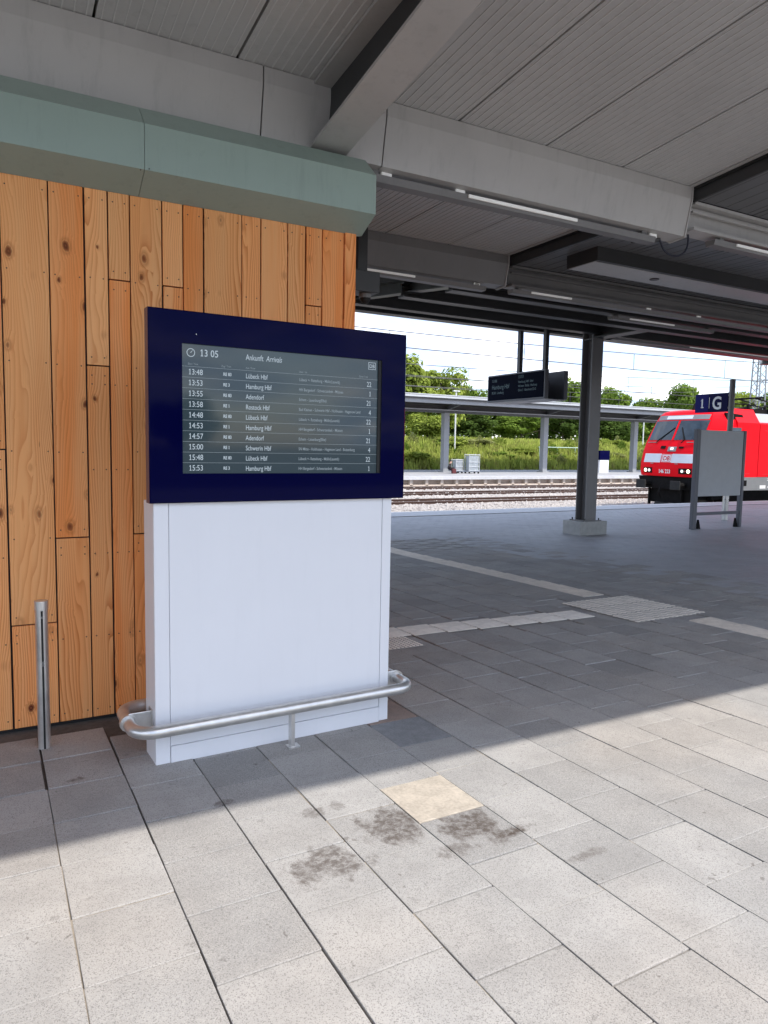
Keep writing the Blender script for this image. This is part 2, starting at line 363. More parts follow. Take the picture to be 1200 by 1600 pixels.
SL = -.02468
def gz(y): return SL * min(y, 11.4)
TILT = (math.atan(SL), 0, 0)
F = 1122.254
def visible(x, y, z, pad=60):
    d = Vector((x, y, z)) - EYE
    c = [sum(m[i][k] * d[k] for k in range(3)) for i in range(3)]
    if c[2] < .3: return None
    u = 600 + F * c[0] / c[2]; v = 800 + F * c[1] / c[2]
    return (u, v, c[2]) if -pad < u < 1200 + pad and -pad < v < 1600 + pad else None

# ------------------------------------------------------------------ ground
mb = MB()
mb.add([(-60, -14, .30), (60, -14, .30), (60, 0, -.016), (60, 11.4, gz(11.4) - .018), (60, 18.9, gz(11.4) - .018), (-60, 18.9, gz(11.4) - .018), (-60, 11.4, gz(11.4) - .018), (-60, 0, -.016)],
       [(0, 1, 2, 7), (7, 2, 3, 6), (6, 3, 4, 5)])
pavement = struct(mb.build('pavement', 'bed', base=(0, 0, 0)))
struct(MB().add([(-900, -14, .304), (900, -14, .304), (900, -.9, .0), (-900, -.9, .0)], [(0, 1, 2, 3)]).build('forecourt', 'asphalt'))
struct(MB().add([(-900, -900, .2), (900, -900, .2), (900, -13.9, .2), (-900, -13.9, .2)], [(0, 1, 2, 3)]).build('road', 'road'))
struct(MB().add([(-1500, 50, -.95), (1500, 50, -.95), (1500, 1800, -.95), (-1500, 1800, -.95)], [(0, 1, 2, 3)]).build('ground', 'soil'))

PX, PY, X0 = .369, .390, .2136
def slab(name, w, d, mats='paver', h=.06, c=.004):
    mb = MB(); mb.cbox(-w / 2, w / 2, -d / 2, d / 2, -h, 0, c); mb.f = [f for f in mb.f]
    o = mb.build(name, mats, base=(0, 0, 0)); return o
protos = {}
def proto(key, w, d, mats):
    if key not in protos:
        o = slab('paver', w, d, mats); protos[key] = o
    return protos[key]
coloff = {0: 2.68, 1: 2.496, 2: 2.31, 3: 1.737, 4: 2.681}
cand = []
rng = random.Random(3)
for i in range(-16, 25):
    x0 = X0 + PX * i
    if i in coloff: off = coloff[i]
    else: off = 2.5 + (.195 if i % 2 else 0) + random.Random(100 + i).uniform(-.03, .03)
    strip = (i == 17)
    k0 = int((-1.2 - off) / PY) - 1
    for k in range(k0, 34):
        y0 = off + PY * k; yc = y0 + PY / 2; xc = x0 + PX / 2
        if yc < -1.3 or yc > 13.2: continue
        if yc > 4.62 and xc < 2.36 and yc < 9: continue
        v = visible(xc, yc, gz(yc), 1100)
        if v is None: continue
        inblister = 5.9 < xc < 7.02 and 5.15 < yc < 6.5
        inguide = 3.35 < xc < 5.95 and abs(yc - (5.99 - .085 * (xc - 3.49))) < .34
        inb2 = 2.3 < xc < 3.42 and 5.3 < yc < 6.4
        cand.append((v, xc, yc, strip and not inblister, i, -.008 if (inblister or inguide or inb2) else 0))
def score(v): return v[2] if (0 <= v[0] <= 1200 and 0 <= v[1] <= 1640) else v[2] + 50
cand.sort(key=lambda c: score(c[0]))
special = {'tan': (1.882, 2.876), 'bluegrey': (2.13, 3.80), 'redbrown': (2.33, 4.27)}
spec_i = {k: min(range(min(len(cand), 300)), key=lambda j: (cand[j][1] - p[0]) ** 2 + (cand[j][2] - p[1]) ** 2) for k, p in special.items()}
field = MB(); stripb = MB(); nind = 0
for j, (v, xc, yc, strip, i, drop) in enumerate(cand):
    gx, gy = (.0045, .0066, .0052, .006, .0042)[i % 5] if yc < 4 else (.010, .017)[i % 2], .006 if yc < 4 else .010
    jx, jy = rng.uniform(-.0018, .0018), rng.uniform(-.0015, .0015)
    zc = gz(yc) + rng.uniform(-.002, .002) + drop
    if strip:
        # pale guide strip : slab with fine ribs
        stripb.box(xc - PX / 2 + .003, xc + PX / 2 - .003, yc - PY / 2 + .002, yc + PY / 2 - .002, zc - .05, zc)
        for q in range(9):
            xx = xc - PX / 2 + .03 + q * .0385
            stripb.box(xx - .008, xx + .008, yc - PY / 2 + .004, yc + PY / 2 - .004, zc, zc + .004)
        continue
    if nind < 300:
        mk = next((k for k, q in spec_i.items() if q == j), 'paver')
        pr = proto((mk, gx, gy), PX - gx, PY - gy, mk)
        rot = (math.atan(SL) + rng.uniform(-.0025, .0025), rng.uniform(-.0025, .0025), rng.uniform(-.004, .004))
        if pr.parent is None:
            pr.parent = pavement; pr.location = (xc + jx, yc + jy, zc); pr.rotation_euler = rot
        else: inst(pr, 'paver', (xc + jx, yc + jy, zc), pavement, rot)
        nind += 1
    else:
        w, d = (PX - gx) / 2, (PY - gy) / 2
        a = zc + SL * -d; b = zc + SL * d
        x, y = xc + jx, yc + jy
        field.add([(x - w, y - d, a), (x + w, y - d, a), (x + w, y + d, b), (x - w, y + d, b), (x - w, y - d, a - .05), (x + w, y - d, a - .05), (x + w, y + d, b - .05), (x - w, y + d, b - .05)],
                  [(0, 1, 2, 3), (4, 5, 1, 0), (5, 6, 2, 1), (6, 7, 3, 2), (7, 4, 0, 3)])
stuff(field.build('paver_field', 'paver', pavement))
stuff(stripb.build('guide_strip', 'tactile', pavement))
# sand filled cross joints (pale) near the camera: thin strips just under the slab tops
js = MB()
for (v, xc, yc, strip, i, drop) in cand[:420]:
    if drop: continue
    if rng.random() < .22:
        y = yc + PY / 2; js.box(xc - PX / 2 + .003, xc + PX / 2 - .003, y - .004, y + .004, gz(y) - .03, gz(y) - .0055)
    if i in (0, 3, 5, 6) and yc < 3.6:
        x = xc - PX / 2; js.box(x - .005, x + .005, yc - PY / 2, yc + PY / 2, gz(yc) - .03, gz(yc) - .0075)
stuff(js.build('joint_sand', 'sand', pavement))
# tactile slabs
def ribbed_slab(w, d, n):
    mb = MB(); mb.box(-w / 2, w / 2, -d / 2, d / 2, -.004, 0)
    for q in range(n):
        y = -d / 2 + d * (q + .5) / n; mb.prism([(y - .016, 0), (y - .011, .006), (y + .011, .006), (y + .016, 0)], -w / 2 + .004, w / 2 - .004, 'x', 1)
    return mb.build('guiding_slab', ['tactbase', 'tactile'], base=(0, 0, 0))
def blister_slab(w, d, n, diag):
    mb = MB(); mb.box(-w / 2, w / 2, -d / 2, d / 2, -.004, 0)
    for a in range(n):
        for b in range(n):
            x = -w / 2 + w * (a + .5) / n; y = -d / 2 + d * (b + .5) / n; r0, r1 = w / n * (.56 if diag else .42), w / n * (.44 if diag else .28)
            k = 4 if diag else 6; ph = 0
            vs = [(x + r0 * math.cos(ph + 2 * math.pi * q / k), y + r0 * math.sin(ph + 2 * math.pi * q / k), 0) for q in range(k)] + \
                 [(x + r1 * math.cos(ph + 2 * math.pi * q / k), y + r1 * math.sin(ph + 2 * math.pi * q / k), .006) for q in range(k)]
            mb.add(vs, [(q, (q + 1) % k, k + (q + 1) % k, k + q) for q in range(k)] + [tuple(range(k, 2 * k))], 1)
    return mb.build('blister_slab', ['tactbase', 'tactile'], base=(0, 0, 0))
rs = ribbed_slab(PX - .008, .365, 9); first = True
for i in range(8, 16):
    xc = X0 + PX * i + PX / 2
    if xc > 5.92: continue
    yc = 5.985 - .085 * (xc - 3.49); loc = (xc, yc, gz(yc))
    if first: rs.parent = pavement; rs.location = loc; rs.rotation_euler = TILT; first = False
    else: inst(rs, 'guiding_slab', loc, pavement, TILT)
bs = blister_slab(.362, .382, 5, True); first = True
for a in range(3):
    for b in range(3):
        xc, yc = 5.93 + .369 * (a + .5), 5.2 + .395 * (b + .5); loc = (xc, yc, gz(yc))
        if first: bs.parent = pavement; bs.location = loc; bs.rotation_euler = TILT; first = False
        else: inst(bs, 'blister_slab', loc, pavement, TILT)
bs2 = blister_slab(.362, .382, 9, False); first = True
for a in range(3):
    for b in range(3):
        xc, yc = 2.33 + .369 * (a + .5), 5.43 + .385 * (b + .5) ; loc = (xc, yc, gz(yc))
        if a == 2 and b > 1: loc = (xc, yc, gz(yc))
        if first: bs2.parent = pavement; bs2.location = loc; bs2.rotation_euler = TILT; first = False
        else: inst(bs2, 'blister_slab', loc, pavement, TILT)
# platform paving (small slabs) beyond the joint at x = 8.44 and towards the edge
PXE = X0 + PX * 22.3
pl = MB()
def smallslab(x0, x1, y0, y1):
    a, b = gz(y0), gz(y1); h = rng.uniform(-.0015, .0015)
    pl.add([(x0, y0, a + h), (x1, y0, a + h), (x1, y1, b + h), (x0, y1, b + h), (x0, y0, a - .04), (x1, y0, a - .04), (x1, y1, b - .04), (x0, y1, b - .04)],
           [(0, 1, 2, 3), (4, 5, 1, 0), (5, 6, 2, 1), (6, 7, 3, 2), (7, 4, 0, 3)])
for r_ in range(0, 100):
    y0 = -1.0 + r_ * .2
    if y0 > 17.4: break
    xs = PXE if y0 < 12.9 else 2.4
    x = xs + (r_ % 2) * .15 - .15
    while x < 40:
        a = max(x, xs); b = x + .3
        if visible((a + b) / 2, y0 + .1, gz(y0), 800) and b - a > .03: smallslab(a + .003, b - .003, y0 + .003, y0 + .197)
        x += .3
stuff(pl.build('platform_slabs', 'plat', pavement))
# ------------------------------------------------------------------ platform edge
ZE = gz(11.4)
pe = MB().box(-60, 80, 17.61, 18.88, -1.05, ZE - .06)
pedge = struct(pe.build('platform_edge', 'concrete', base=(0, 18.2, ZE)))
e0 = MB().cbox(-.996, .996, -.62, .62, -.10, 0, .006).build('edge_slab', 'edge', base=(0, 0, 0)); first = True
for k in range(0, 22):
    loc = (3 + k * 2.0, .03, -.0)
    if first: e0.parent = pedge; e0.location = loc; first = False
    else: inst(e0, 'edge_slab', loc, pedge)
MB().box(-20, 60, 18.62, 18.78, ZE, ZE + .004).build('edge_line', 'edgewhite', pedge)

# ------------------------------------------------------------------ track bed, rails
ZR = -.73
bed = MB(); NX, NY = 60, 24
for a in range(NX + 1):
    for b in range(NY + 1):
        bed.v.append((-40 + a * 3.0, 18.9 + b * (39.9 - 18.9) / NY, ZR - .12 + random.uniform(-.03, .03)))
for a in range(NX):
    for b in range(NY):
        q = a * (NY + 1) + b; bed.f.append((q, q + NY + 1, q + NY + 2, q + 1)); bed.mi.append(0)
bedo = struct(bed.build('track_bed', 'ballast', base=(30, 30, ZR)))
TR = [20.75, 28.35, 33.2, 37.9]
sto = MB()
for q in range(26000):
    Y = random.uniform(22.0, 39.7); X = random.uniform(.45, 1.45) * Y - 2
    onrail = any(abs(abs(Y - c) - .75) < .12 for c in TR)
    if onrail: continue
    near = min(abs(Y - c) for c in TR) < 1.3
    z = ZR - (.14 if near else .10) + random.uniform(-.03, .03); r = random.uniform(.03, .07) * (1 if Y < 30 else 1.3)
    ax, ay, az = r * random.uniform(.8, 1.3), r * random.uniform(.8, 1.3), r * random.uniform(.6, 1.1); an = random.uniform(0, 3)
    ca, sa = math.cos(an), math.sin(an)
    sto.add([(X + ax * ca, Y + ax * sa, z), (X - ay * sa, Y + ay * ca, z), (X - ax * ca, Y - ax * sa, z), (X + ay * sa, Y - ay * ca, z), (X, Y, z + az)],
            [(0, 1, 4), (1, 2, 4), (2, 3, 4), (3, 0, 4)])
stuff(sto.build('ballast_stones', 'stone', bedo))
railprof = [(-.07, 0), (.07, 0), (.07, .02), (.012, .04), (.012, .115), (.036, .125), (.036, .17), (-.036, .17), (-.036, .125), (-.012, .115), (-.012, .04), (-.07, .02)]
slp = MB().prism([(-1.3, 0), (1.3, 0), (1.3, .13), (.45, .10), (-.45, .10), (-1.3, .13)], -.12, .12, 'x').build('sleeper', 'sleeper', base=(0, 0, 0))
used = False
names = ['railway track under the red locomotive beside the near platform', 'middle railway track nearest behind the ballast strip, rusty rails', 'railway track between the middle track and the far platform track', 'railway track directly below the far platform wall']
for ti, c in enumerate(TR):
    tr = thing('railway_track', (30, c, ZR - .17), names[ti], 'railway track', 'parallel railway tracks')
    for s_ in (-1, 1):
        mb = MB().prism([(c + s_ * .7535 + p[0], ZR - .17 + p[1]) for p in railprof], -40, 140, 'x')
        rl = mb.build('rail', 'railside', tr)
        MB().box(-40, 140, c + s_ * .7535 - .032, c + s_ * .7535 + .032, ZR + .0005, ZR + .003).build('rail_head', 'railtop', rl)
    if ti == 0: continue
    for k in range(75):
        loc = (-22 + k * .63 + (ti * 4), 0, -.14)
        if not used: slp.parent = tr; slp.location = loc; used = True
        else: inst(slp, 'sleeper', loc, tr)

# ------------------------------------------------------------------ opposite platform
OP = -.22
op = MB().box(-60, 160, 41.25, 56, -1.2, OP - .012)
opp = struct(op.build('far_platform', 'walls', base=(40, 41.2, OP)))
MB().box(-60, 160, 40.75, 41.6, OP - .2, OP).build('coping', 'edge', opp)
MB().box(-60, 160, 41.6, 55.9, OP - .01, OP + .004).build('surface', 'plat', opp)
rib = MB().box(-.11, .11, -.32, 0, -.62, -.2).build('wall_rib', 'walls', base=(0, 0, 0)); first = True
for k in range(58):
    loc = (-24 + k * 1.22, .05, -.005)
    if first: rib.parent = opp; rib.location = loc; first = False
    else: inst(rib, 'wall_rib', loc, opp)
MB().box(-60, 160, 40.93, 41.25, -.98, -.76).build('footing', 'walls', opp)
# embankment
bk = MB(); n = 40
prof = [(54.2, OP - .05), (56, .35), (58.5, 1.3), (61.5, 2.0), (66, 2.25), (90, 2.4), (140, 2.5)]
for a in range(n + 1):
    for (y, z) in prof: bk.v.append((-60 + a * 7, y, z + random.uniform(-.15, .15)))
for a in range(n):
    for b in range(len(prof) - 1):
        q = a * len(prof) + b; bk.f.append((q, q + len(prof), q + len(prof) + 1, q + 1)); bk.mi.append(0)
bank = struct(bk.build('embankment', 'soil', base=(40, 54, OP)))
def bankz(y):
    for (a, za), (b, zb) in zip(prof, prof[1:]):
        if a <= y <= b: return za + (zb - za) * (y - a) / (b - a)
    return OP
gr = MB()
for q in range(42000):
    y = 54.4 + random.random() ** 1.1 * 12; x = random.uniform(0, 1.5 * y)
    z = bankz(y) - .1; h = random.uniform(.35, 1.0); w = random.uniform(.05, .13); a = random.uniform(0, 6.28)
    lx, ly = random.uniform(-.3, .3) * h, random.uniform(-.3, .3) * h
    gr.add([(x - w * math.cos(a), y - w * math.sin(a), z), (x + w * math.cos(a), y + w * math.sin(a), z), (x + lx + w * .3, y + ly, z + h), (x + lx - w * .3, y + ly, z + h)], [(0, 1, 2, 3)])
g_ = stuff(gr.build('tall_grass', 'grass')); tag(g_, 'tall green meadow grass covering the bank behind the far platform', 'grass')

# ------------------------------------------------------------------ trees
def crown_mesh(seed, lobes, nleaf, ls, key):
    r = random.Random(seed); mb = MB(); L = []
    for k in range(lobes):
        a = r.uniform(0, 6.28); z = r.uniform(-.62, .8); rr = .62 * math.sqrt(max(.05, 1 - z * z * .9)) * r.uniform(.65, 1.1)
        L.append((math.cos(a) * rr, math.sin(a) * rr, z * .78, r.uniform(.2, .42)))
    L.append((0, 0, 0, .5))
    for q in range(nleaf):
        cx, cy, cz, lr = L[r.randrange(len(L))]
        d = Vector((r.gauss(0, 1), r.gauss(0, 1), r.gauss(0, 1))).normalized() * lr * (r.random() ** .45)
        p = Vector((cx, cy, cz)) + Vector((d.x, d.y, d.z * .8))
        n_ = (d.normalized() + Vector((r.uniform(-.8, .8), r.uniform(-.8, .8), r.uniform(-.3, 1.0)))).normalized()
        u = n_.orthogonal().normalized(); u.rotate(Quaternion(n_, r.uniform(0, 6.28))); w = n_.cross(u); s_ = ls * r.uniform(.6, 1.5)
        mb.add([p - u * s_, p - w * s_ * .55, p + u * s_, p + w * s_ * .55], [(0, 1, 2, 3)])
    return mb
CR = {}
def crown(kind, var):
    if (kind, var) not in CR:
        CR[(kind, var)] = crown_mesh(11 + var, 22 + var * 3, 6500, .058, kind)
    return CR[(kind, var)]
crown_me = {}
def tree(x, y, z0, top, w, kind, var, label, group='trees beyond the tracks', low=.28, name='tree'):
    t_ = thing(name, (x, y, z0), label, 'tree', group)
    h = top - z0; zc = z0 + h * (low + (1 - low) / 2); rz = h * (1 - low) / 2
    if (kind, var) not in crown_me:
        o = crown(kind, var).build('crown', kind, base=(0, 0, 0)); crown_me[(kind, var)] = o.data; bpy.data.objects.remove(o)
    c = bpy.data.objects.new('crown', crown_me[(kind, var)]); COL.objects.link(c); c.parent = t_
    c.location = (0, 0, zc - z0); c.scale = (w / 1.8, w / 1.8, rz / .92); c.rotation_euler = (0, 0, random.uniform(0, 6.28))
    mb = MB(); r = max(.1, h * .018)
    mb.tube([(x, y, z0 - .3), (x + .1, y, z0 + h * .3), (x - .05, y + .1, z0 + h * .55), (x, y, z0 + h * .85)], [r * 1.3, r, r * .65, r * .15], 7)
    for k in range(7):
        a = k * 2.4; zz_ = z0 + h * (.32 + .07 * k); L_ = w * .42 * (1 - .06 * k)
        mb.tube([(x, y, zz_), (x + math.cos(a) * L_ * .5, y + math.sin(a) * L_ * .5, zz_ + h * .07), (x + math.cos(a) * L_, y + math.sin(a) * L_, zz_ + h * .16)], [r * .5, r * .3, r * .08], 5)
    mb.build('trunk', 'bark', t_); return t_
def at_px(u, v, Y):
    d = Vector([m[0][k] * (u - 600) / F + m[1][k] * (v - 800) / F + m[2][k] for k in range(3)]); return EYE + d * (Y / d.y)
TREES = [  # x-bearing sample, crown top sample, distance, width, kind, variant, label
    (632, 553, 68, 7.0, 'leafb', 0, 'light green tree rising just right of the blue display housing'),
    (690, 569, 71, 7.5, 'leafb', 1, 'light green round tree above the far canopy left of the hanging display'),
    (738, 590, 74, 6.5, 'leafa', 2, 'mid green tree touching the left edge of the hanging display'),
    (790, 600, 76, 8.0, 'leafc', 0, 'dark tree hidden behind the hanging display'),
    (845, 604, 78, 8.0, 'leafc', 2, 'dark tree between the hanging display and the grey pier'),
    (893, 586, 80, 6.0, 'leafa', 1, 'mid green tree just left of the grey pier'),
    (962, 600, 92, 8.5, 'leafa', 0, 'broad mid green tree just right of the grey pier'),
    (1015, 612, 96, 8.0, 'leafa', 2, 'low mid green tree above the far canopy roof end'),
    (1068, 594, 92, 8.0, 'leafa', 1, 'round topped tree standing alone between pier and blue platform sign'),
    (1156, 598, 100, 9.5, 'leafb', 2, 'pale green tree between blue sign pole and lattice mast'),
    (1215, 612, 104, 9.0, 'leafa', 0, 'mid green tree at the lattice mast'),
    (668, 640, 64, 5.0, 'leafb', 2, 'small light tree below the far canopy roof, behind first column'),
    (735, 640, 70, 7.0, 'leafc', 1, 'dark tree below the far canopy roof between the columns'),
    (815, 640, 70, 7.5, 'leafa', 0, 'mid green tree below the far canopy roof left of second column'),
    (880, 640, 72, 6.5, 'leafc', 0, 'dark tree below the far canopy roof right of second column'),
    (955, 645, 76, 7.5, 'leafc', 2, 'dark tree behind the far information stele'),
    (1010, 648, 80, 7.0, 'leafa', 1, 'dark green tree low behind the locomotive cab'),
]
for (u, v, Y, w, kind, var, lab) in TREES:
    p = at_px(u, v, Y); tree(p.x, p.y, 2.0, p.z, w, kind, var, lab, low=.12)
fw = MB(); rw = random.Random(21)
for q in range(34000):
    y = rw.uniform(84, 92); x = rw.uniform(-.15 * y, 1.65 * y); hmax = 6.2 + 1.5 * math.sin(x * .31) + math.sin(x * .83 + 1)
    z = 2.2 + (hmax) * rw.random() ** .8; s_ = rw.uniform(.16, .42); a = rw.uniform(0, 6.28); b = rw.uniform(-1, 1)
    fw.add([(x - s_ * math.cos(a), y - s_ * math.sin(a), z - s_ * b), (x + .1, y, z - s_ * .6), (x + s_ * math.cos(a), y + s_ * math.sin(a), z + s_ * b), (x - .1, y, z + s_ * .6)], [(0, 1, 2, 3)])
tag(stuff(fw.build('far_wood', 'leafc')), 'dark green belt of woodland far behind the separate trees', 'woodland')
BUSH = [(640, 702, 56.5, 5.4, 'leafb', 0, 'light green bush left of the first far column'), (706, 680, 60, 4.2, 'leafb', 1, 'yellow green shrub behind the first far column'),
        (742, 682, 61, 4.6, 'leafd', 2, 'dry grey green shrub above the wire trolley'), (779, 704, 57.5, 3.4, 'leafa', 0, 'small dark bush between trolley and second far column'),
        (808, 704, 58.5, 4.2, 'leafb', 1, 'fresh green bush left of second far column'), (866, 708, 57, 2.6, 'leafa', 2, 'small bush just right of second far column'),
        (955, 684, 62, 4.0, 'leafb', 0, 'light green bush behind the far information stele'), (962, 706, 57.5, 2.6, 'leafd', 1, 'pale bush right of the far information stele'), (1000, 700, 60, 3.5, 'leafd', 2, 'pale shrub left of the locomotive front')]
for (u, v, Y, w, kind, var, lab) in BUSH:
    p = at_px(u, v, Y); z0 = bankz(Y) - .2
    b = thing('bush', (p.x, p.y, z0), lab, 'bush', 'bushes on the bank')
    if (kind, var) not in crown_me:
        o = crown(kind, var).build('crown', kind, base=(0, 0, 0)); crown_me[(kind, var)] = o.data; bpy.data.objects.remove(o)
    c = bpy.data.objects.new('crown', crown_me[(kind, var)]); COL.objects.link(c); c.parent = b
    h = max(.9, p.z - z0); c.location = (0, 0, h * .45); c.scale = (w / 1.8, w / 1.8, h * .56); c.rotation_euler = (0, 0, random.uniform(0, 6))
    MB().tube([(p.x, p.y, z0 - .1), (p.x + .1, p.y, z0 + h * .3), (p.x, p.y, z0 + h * .7)], [.06, .04, .02], 6).build('trunk', 'bark', b)
# trees across the forecourt behind the viewpoint (seen mirrored in the glass)
for k, (x, y, h, w) in enumerate([(-14, -46, 6.4, 6), (-5, -44, 5.6, 6.5), (5, -47, 6.0, 7), (15, -45, 5.4, 6), (-24, -47, 6.2, 7)]):
    tree(x, y, .2, h, w, 'leafc' if k % 2 else 'leafa', k % 3, ['leftmost but one', 'third from the left', 'middle right', 'rightmost', 'leftmost'][k] + ' of the trees across the forecourt behind the viewer', 'trees across the forecourt', low=.1)

# ------------------------------------------------------------------ far canopy
fc = thing('far_canopy', (40, 48.6, OP), 'long low grey platform roof on square columns across the tracks', 'canopy')
XA, XB = -20, 64
MB().prism([(45.0, 5.30), (45.0, 5.58), (48.6, 5.42), (52.5, 5.60), (52.5, 5.32), (48.6, 5.15)], XA, XB, 'x').build('roof', 'oppdark', fc)
MB().prism([(44.86, 5.40), (44.86, 5.64), (45.3, 5.66), (45.3, 5.585), (44.99, 5.58), (44.99, 5.40)], XA, XB, 'x').build('gutter', 'zinc', fc)
MB().prism([(45.15, 5.02), (45.35, 5.02), (45.35, 5.30), (45.15, 5.30)], XA, XB - 1, 'x').build('edge_beam', 'oppcol', fc)
MB().prism([(48.35, 4.52), (48.85, 4.52), (48.85, 5.12), (48.35, 5.12)], XA, XB - 2, 'x').build('main_beam', 'oppdark', fc)
MB().prism([(48.0, 4.70), (48.33, 4.70), (48.33, 4.76), (48.0, 4.76)], XA, XB - 2, 'x').build('light_rail', 'zinc', fc)
colp = None
for k, X in enumerate((9.0, 20.6, 32.2, 42.55, 53.6)):
    mb = MB(); b = .24
    mb.prism([(X - b, 48.36), (X + b, 48.36), (X + b, 48.84), (X - b, 48.84)], OP, 4.52, 'z'); mb.box(X - b - .12, X + b + .12, 48.2, 49.0, OP, OP + .09)
    c = mb.build('column', 'oppcol', fc)
    if X > 60: continue
    MB().prism([(45.4, 5.30), (48.35, 5.10), (48.35, 4.72)], X - .09, X + .09, 'x').build('bracket', 'oppdark', fc)
    MB().prism([(52.0, 5.30), (48.85, 5.10), (48.85, 4.72)], X - .09, X + .09, 'x').build('bracket', 'oppdark', fc)
# things on the far platform
st = thing('information_stele', (48.6, 47.4, OP), 'small blue topped white information stele on the far platform', 'stele')
MB().cbox(48.0, 49.1, 47.3, 47.55, OP, OP + 1.15, .02).build('pedestal', 'white', st)
MB().cbox(47.94, 49.16, 47.26, 47.6, OP + 1.15, OP + 2.0, .02).build('housing', 'blue', st)
def trolley(x, y, w, h, label, fill):
    t_ = thing('wire_trolley', (x, y, OP), label, 'trolley', 'wire trolleys by the first far column')
    fr = MB()
    for a in (-w / 2, w / 2):
        for b in (-.3, .3): fr.tube([(x + a, y + b, OP + .14), (x + a, y + b, OP + h)], .025, 6)
    for z in (.22, .55, .9, h - .05):
        if z < h:
            fr.tube([(x - w / 2, y - .3, OP + z), (x + w / 2, y - .3, OP + z)], .018, 5); fr.tube([(x - w / 2, y + .3, OP + z), (x + w / 2, y + .3, OP + z)], .018, 5)
    for k in range(1, 8): fr.tube([(x - w / 2 + w * k / 8, y - .3, OP + .2), (x - w / 2 + w * k / 8, y - .3, OP + h)], .011, 5)
    fr.build('frame', 'cage', t_)
    MB().box(x - w / 2 + .05, x + w / 2 - .05, y - .24, y + .24, OP + .24, OP + h * fill).build('load', 'cagefill', t_)
    for a in (-w / 2 + .06, w / 2 - .06):
        for b in (-.26, .26): MB().prism([(x + a + .07 * math.cos(q * .785), OP + .07 + .07 * math.sin(q * .785)) for q in range(8)], y + b - .03, y + b + .03, 'y').build('wheel', 'locoblack', t_)
trolley(33.0, 45.9, .98, 1.52, 'taller silver wire trolley standing on far platform', .92)
trolley(31.95, 46.4, .66, 1.12, 'lower grey trolley between the seated person and the tall trolley', .95)
# seated person: one skinned surface
def person(base, parent):
    J = [((0, 0, .12), .16), ((0, .10, .34), .15), ((0, .13, .55), .155), ((.02, .02, .72), .07), ((.03, -.07, .86), .105), ((.03, -.06, .97), .09),
         ((.10, -.30, .42), .085), ((.12, -.42, .06), .055), ((.12, -.56, .04), .05), ((-.10, -.30, .40), .085), ((-.12, -.44, .06), .055), ((-.12, -.58, .04), .05),
         ((.20, .06, .54), .06), ((.22, -.16, .40), .045), ((.10, -.32, .46), .04), ((-.20, .06, .54), .06), ((-.22, -.16, .40), .045), ((-.08, -.32, .46), .04)]
    E_ = [(0, 1), (1, 2), (2, 3), (3, 4), (4, 5), (0, 6), (6, 7), (7, 8), (0, 9), (9, 10), (10, 11), (2, 12), (12, 13), (13, 14), (2, 15), (15, 16), (16, 17)]
    me = bpy.data.meshes.new('body'); me.from_pydata([j[0] for j in J], E_, []); ob = bpy.data.objects.new('body', me); COL.objects.link(ob)
    sk = ob.modifiers.new('s', 'SKIN'); sd = ob.modifiers.new('d', 'SUBSURF'); sd.levels = 2
    for v, j in zip(me.skin_vertices[0].data, J): v.radius = (j[1], j[1])
    me.skin_vertices[0].data[0].use_root = True
    bpy.context.view_layer.update()
    nm = bpy.data.meshes.new_from_object(ob.evaluated_get(bpy.context.evaluated_depsgraph_get()))
    bpy.data.objects.remove(ob); nm.name = 'body'
    nm.materials.clear(); nm.materials.append(M['cloth']); nm.materials.append(M['skin'])
    for p in nm.polygons:
        p.use_smooth = True; p.material_index = 1 if (p.center.z > .77 and p.center.y < .05) else 0
    o = bpy.data.objects.new('body', nm); COL.objects.link(o); o.parent = parent
    hb = MB()
    for k in range(5):
        for q in range(8):
            a = q * .785; zz_ = .93 + .03 * k; rr = .105 * math.cos(k * .33); hb.v.append((.03 + rr * math.cos(a), -.045 + rr * math.sin(a), zz_))
    for k in range(4):
        for q in range(8): hb.f.append((k * 8 + q, k * 8 + (q + 1) % 8, k * 8 + 8 + (q + 1) % 8, k * 8 + 8 + q)); hb.mi.append(0)
    hb.f.append(tuple(range(32, 40))); hb.mi.append(0)
    h = hb.build('hair', 'cloth', None, True, base=(0, 0, 0)); h.parent = parent
    return o
pr_ = thing('person', (31.0, 46.0, OP), 'person in dark clothes sitting on the ground against the first far column', 'person')
person(pr_.location, pr_); pr_.rotation_euler = (0, 0, R(55))
bg_ = MB().cbox(30.95, 31.3, 45.55, 45.75, OP, OP + .38, .05).build('bag', 'bag'); tag(bg_, 'dark red bag lying beside the seated person', 'bag')
lg = thing('suitcase', (54.6, 47.3, OP), 'pale grey suitcase leaning by the third far column', 'suitcase')
MB().cbox(54.3, 54.75, 47.2, 47.45, OP + .06, OP + .72, .06).build('shell', 'cage', lg); MB().tube([(54.4, 47.3, OP + .7), (54.4, 47.3, OP + 1.0), (54.65, 47.3, OP + 1.0), (54.65, 47.3, OP + .7)], .015, 5).build('handle', 'oppdark', lg)
tag(MB().cbox(54.95, 55.7, 47.1, 47.5, OP, OP + .5, .1).build('travel_bag', 'cloth'), 'black travel bag next to the pale grey suitcase', 'bag')
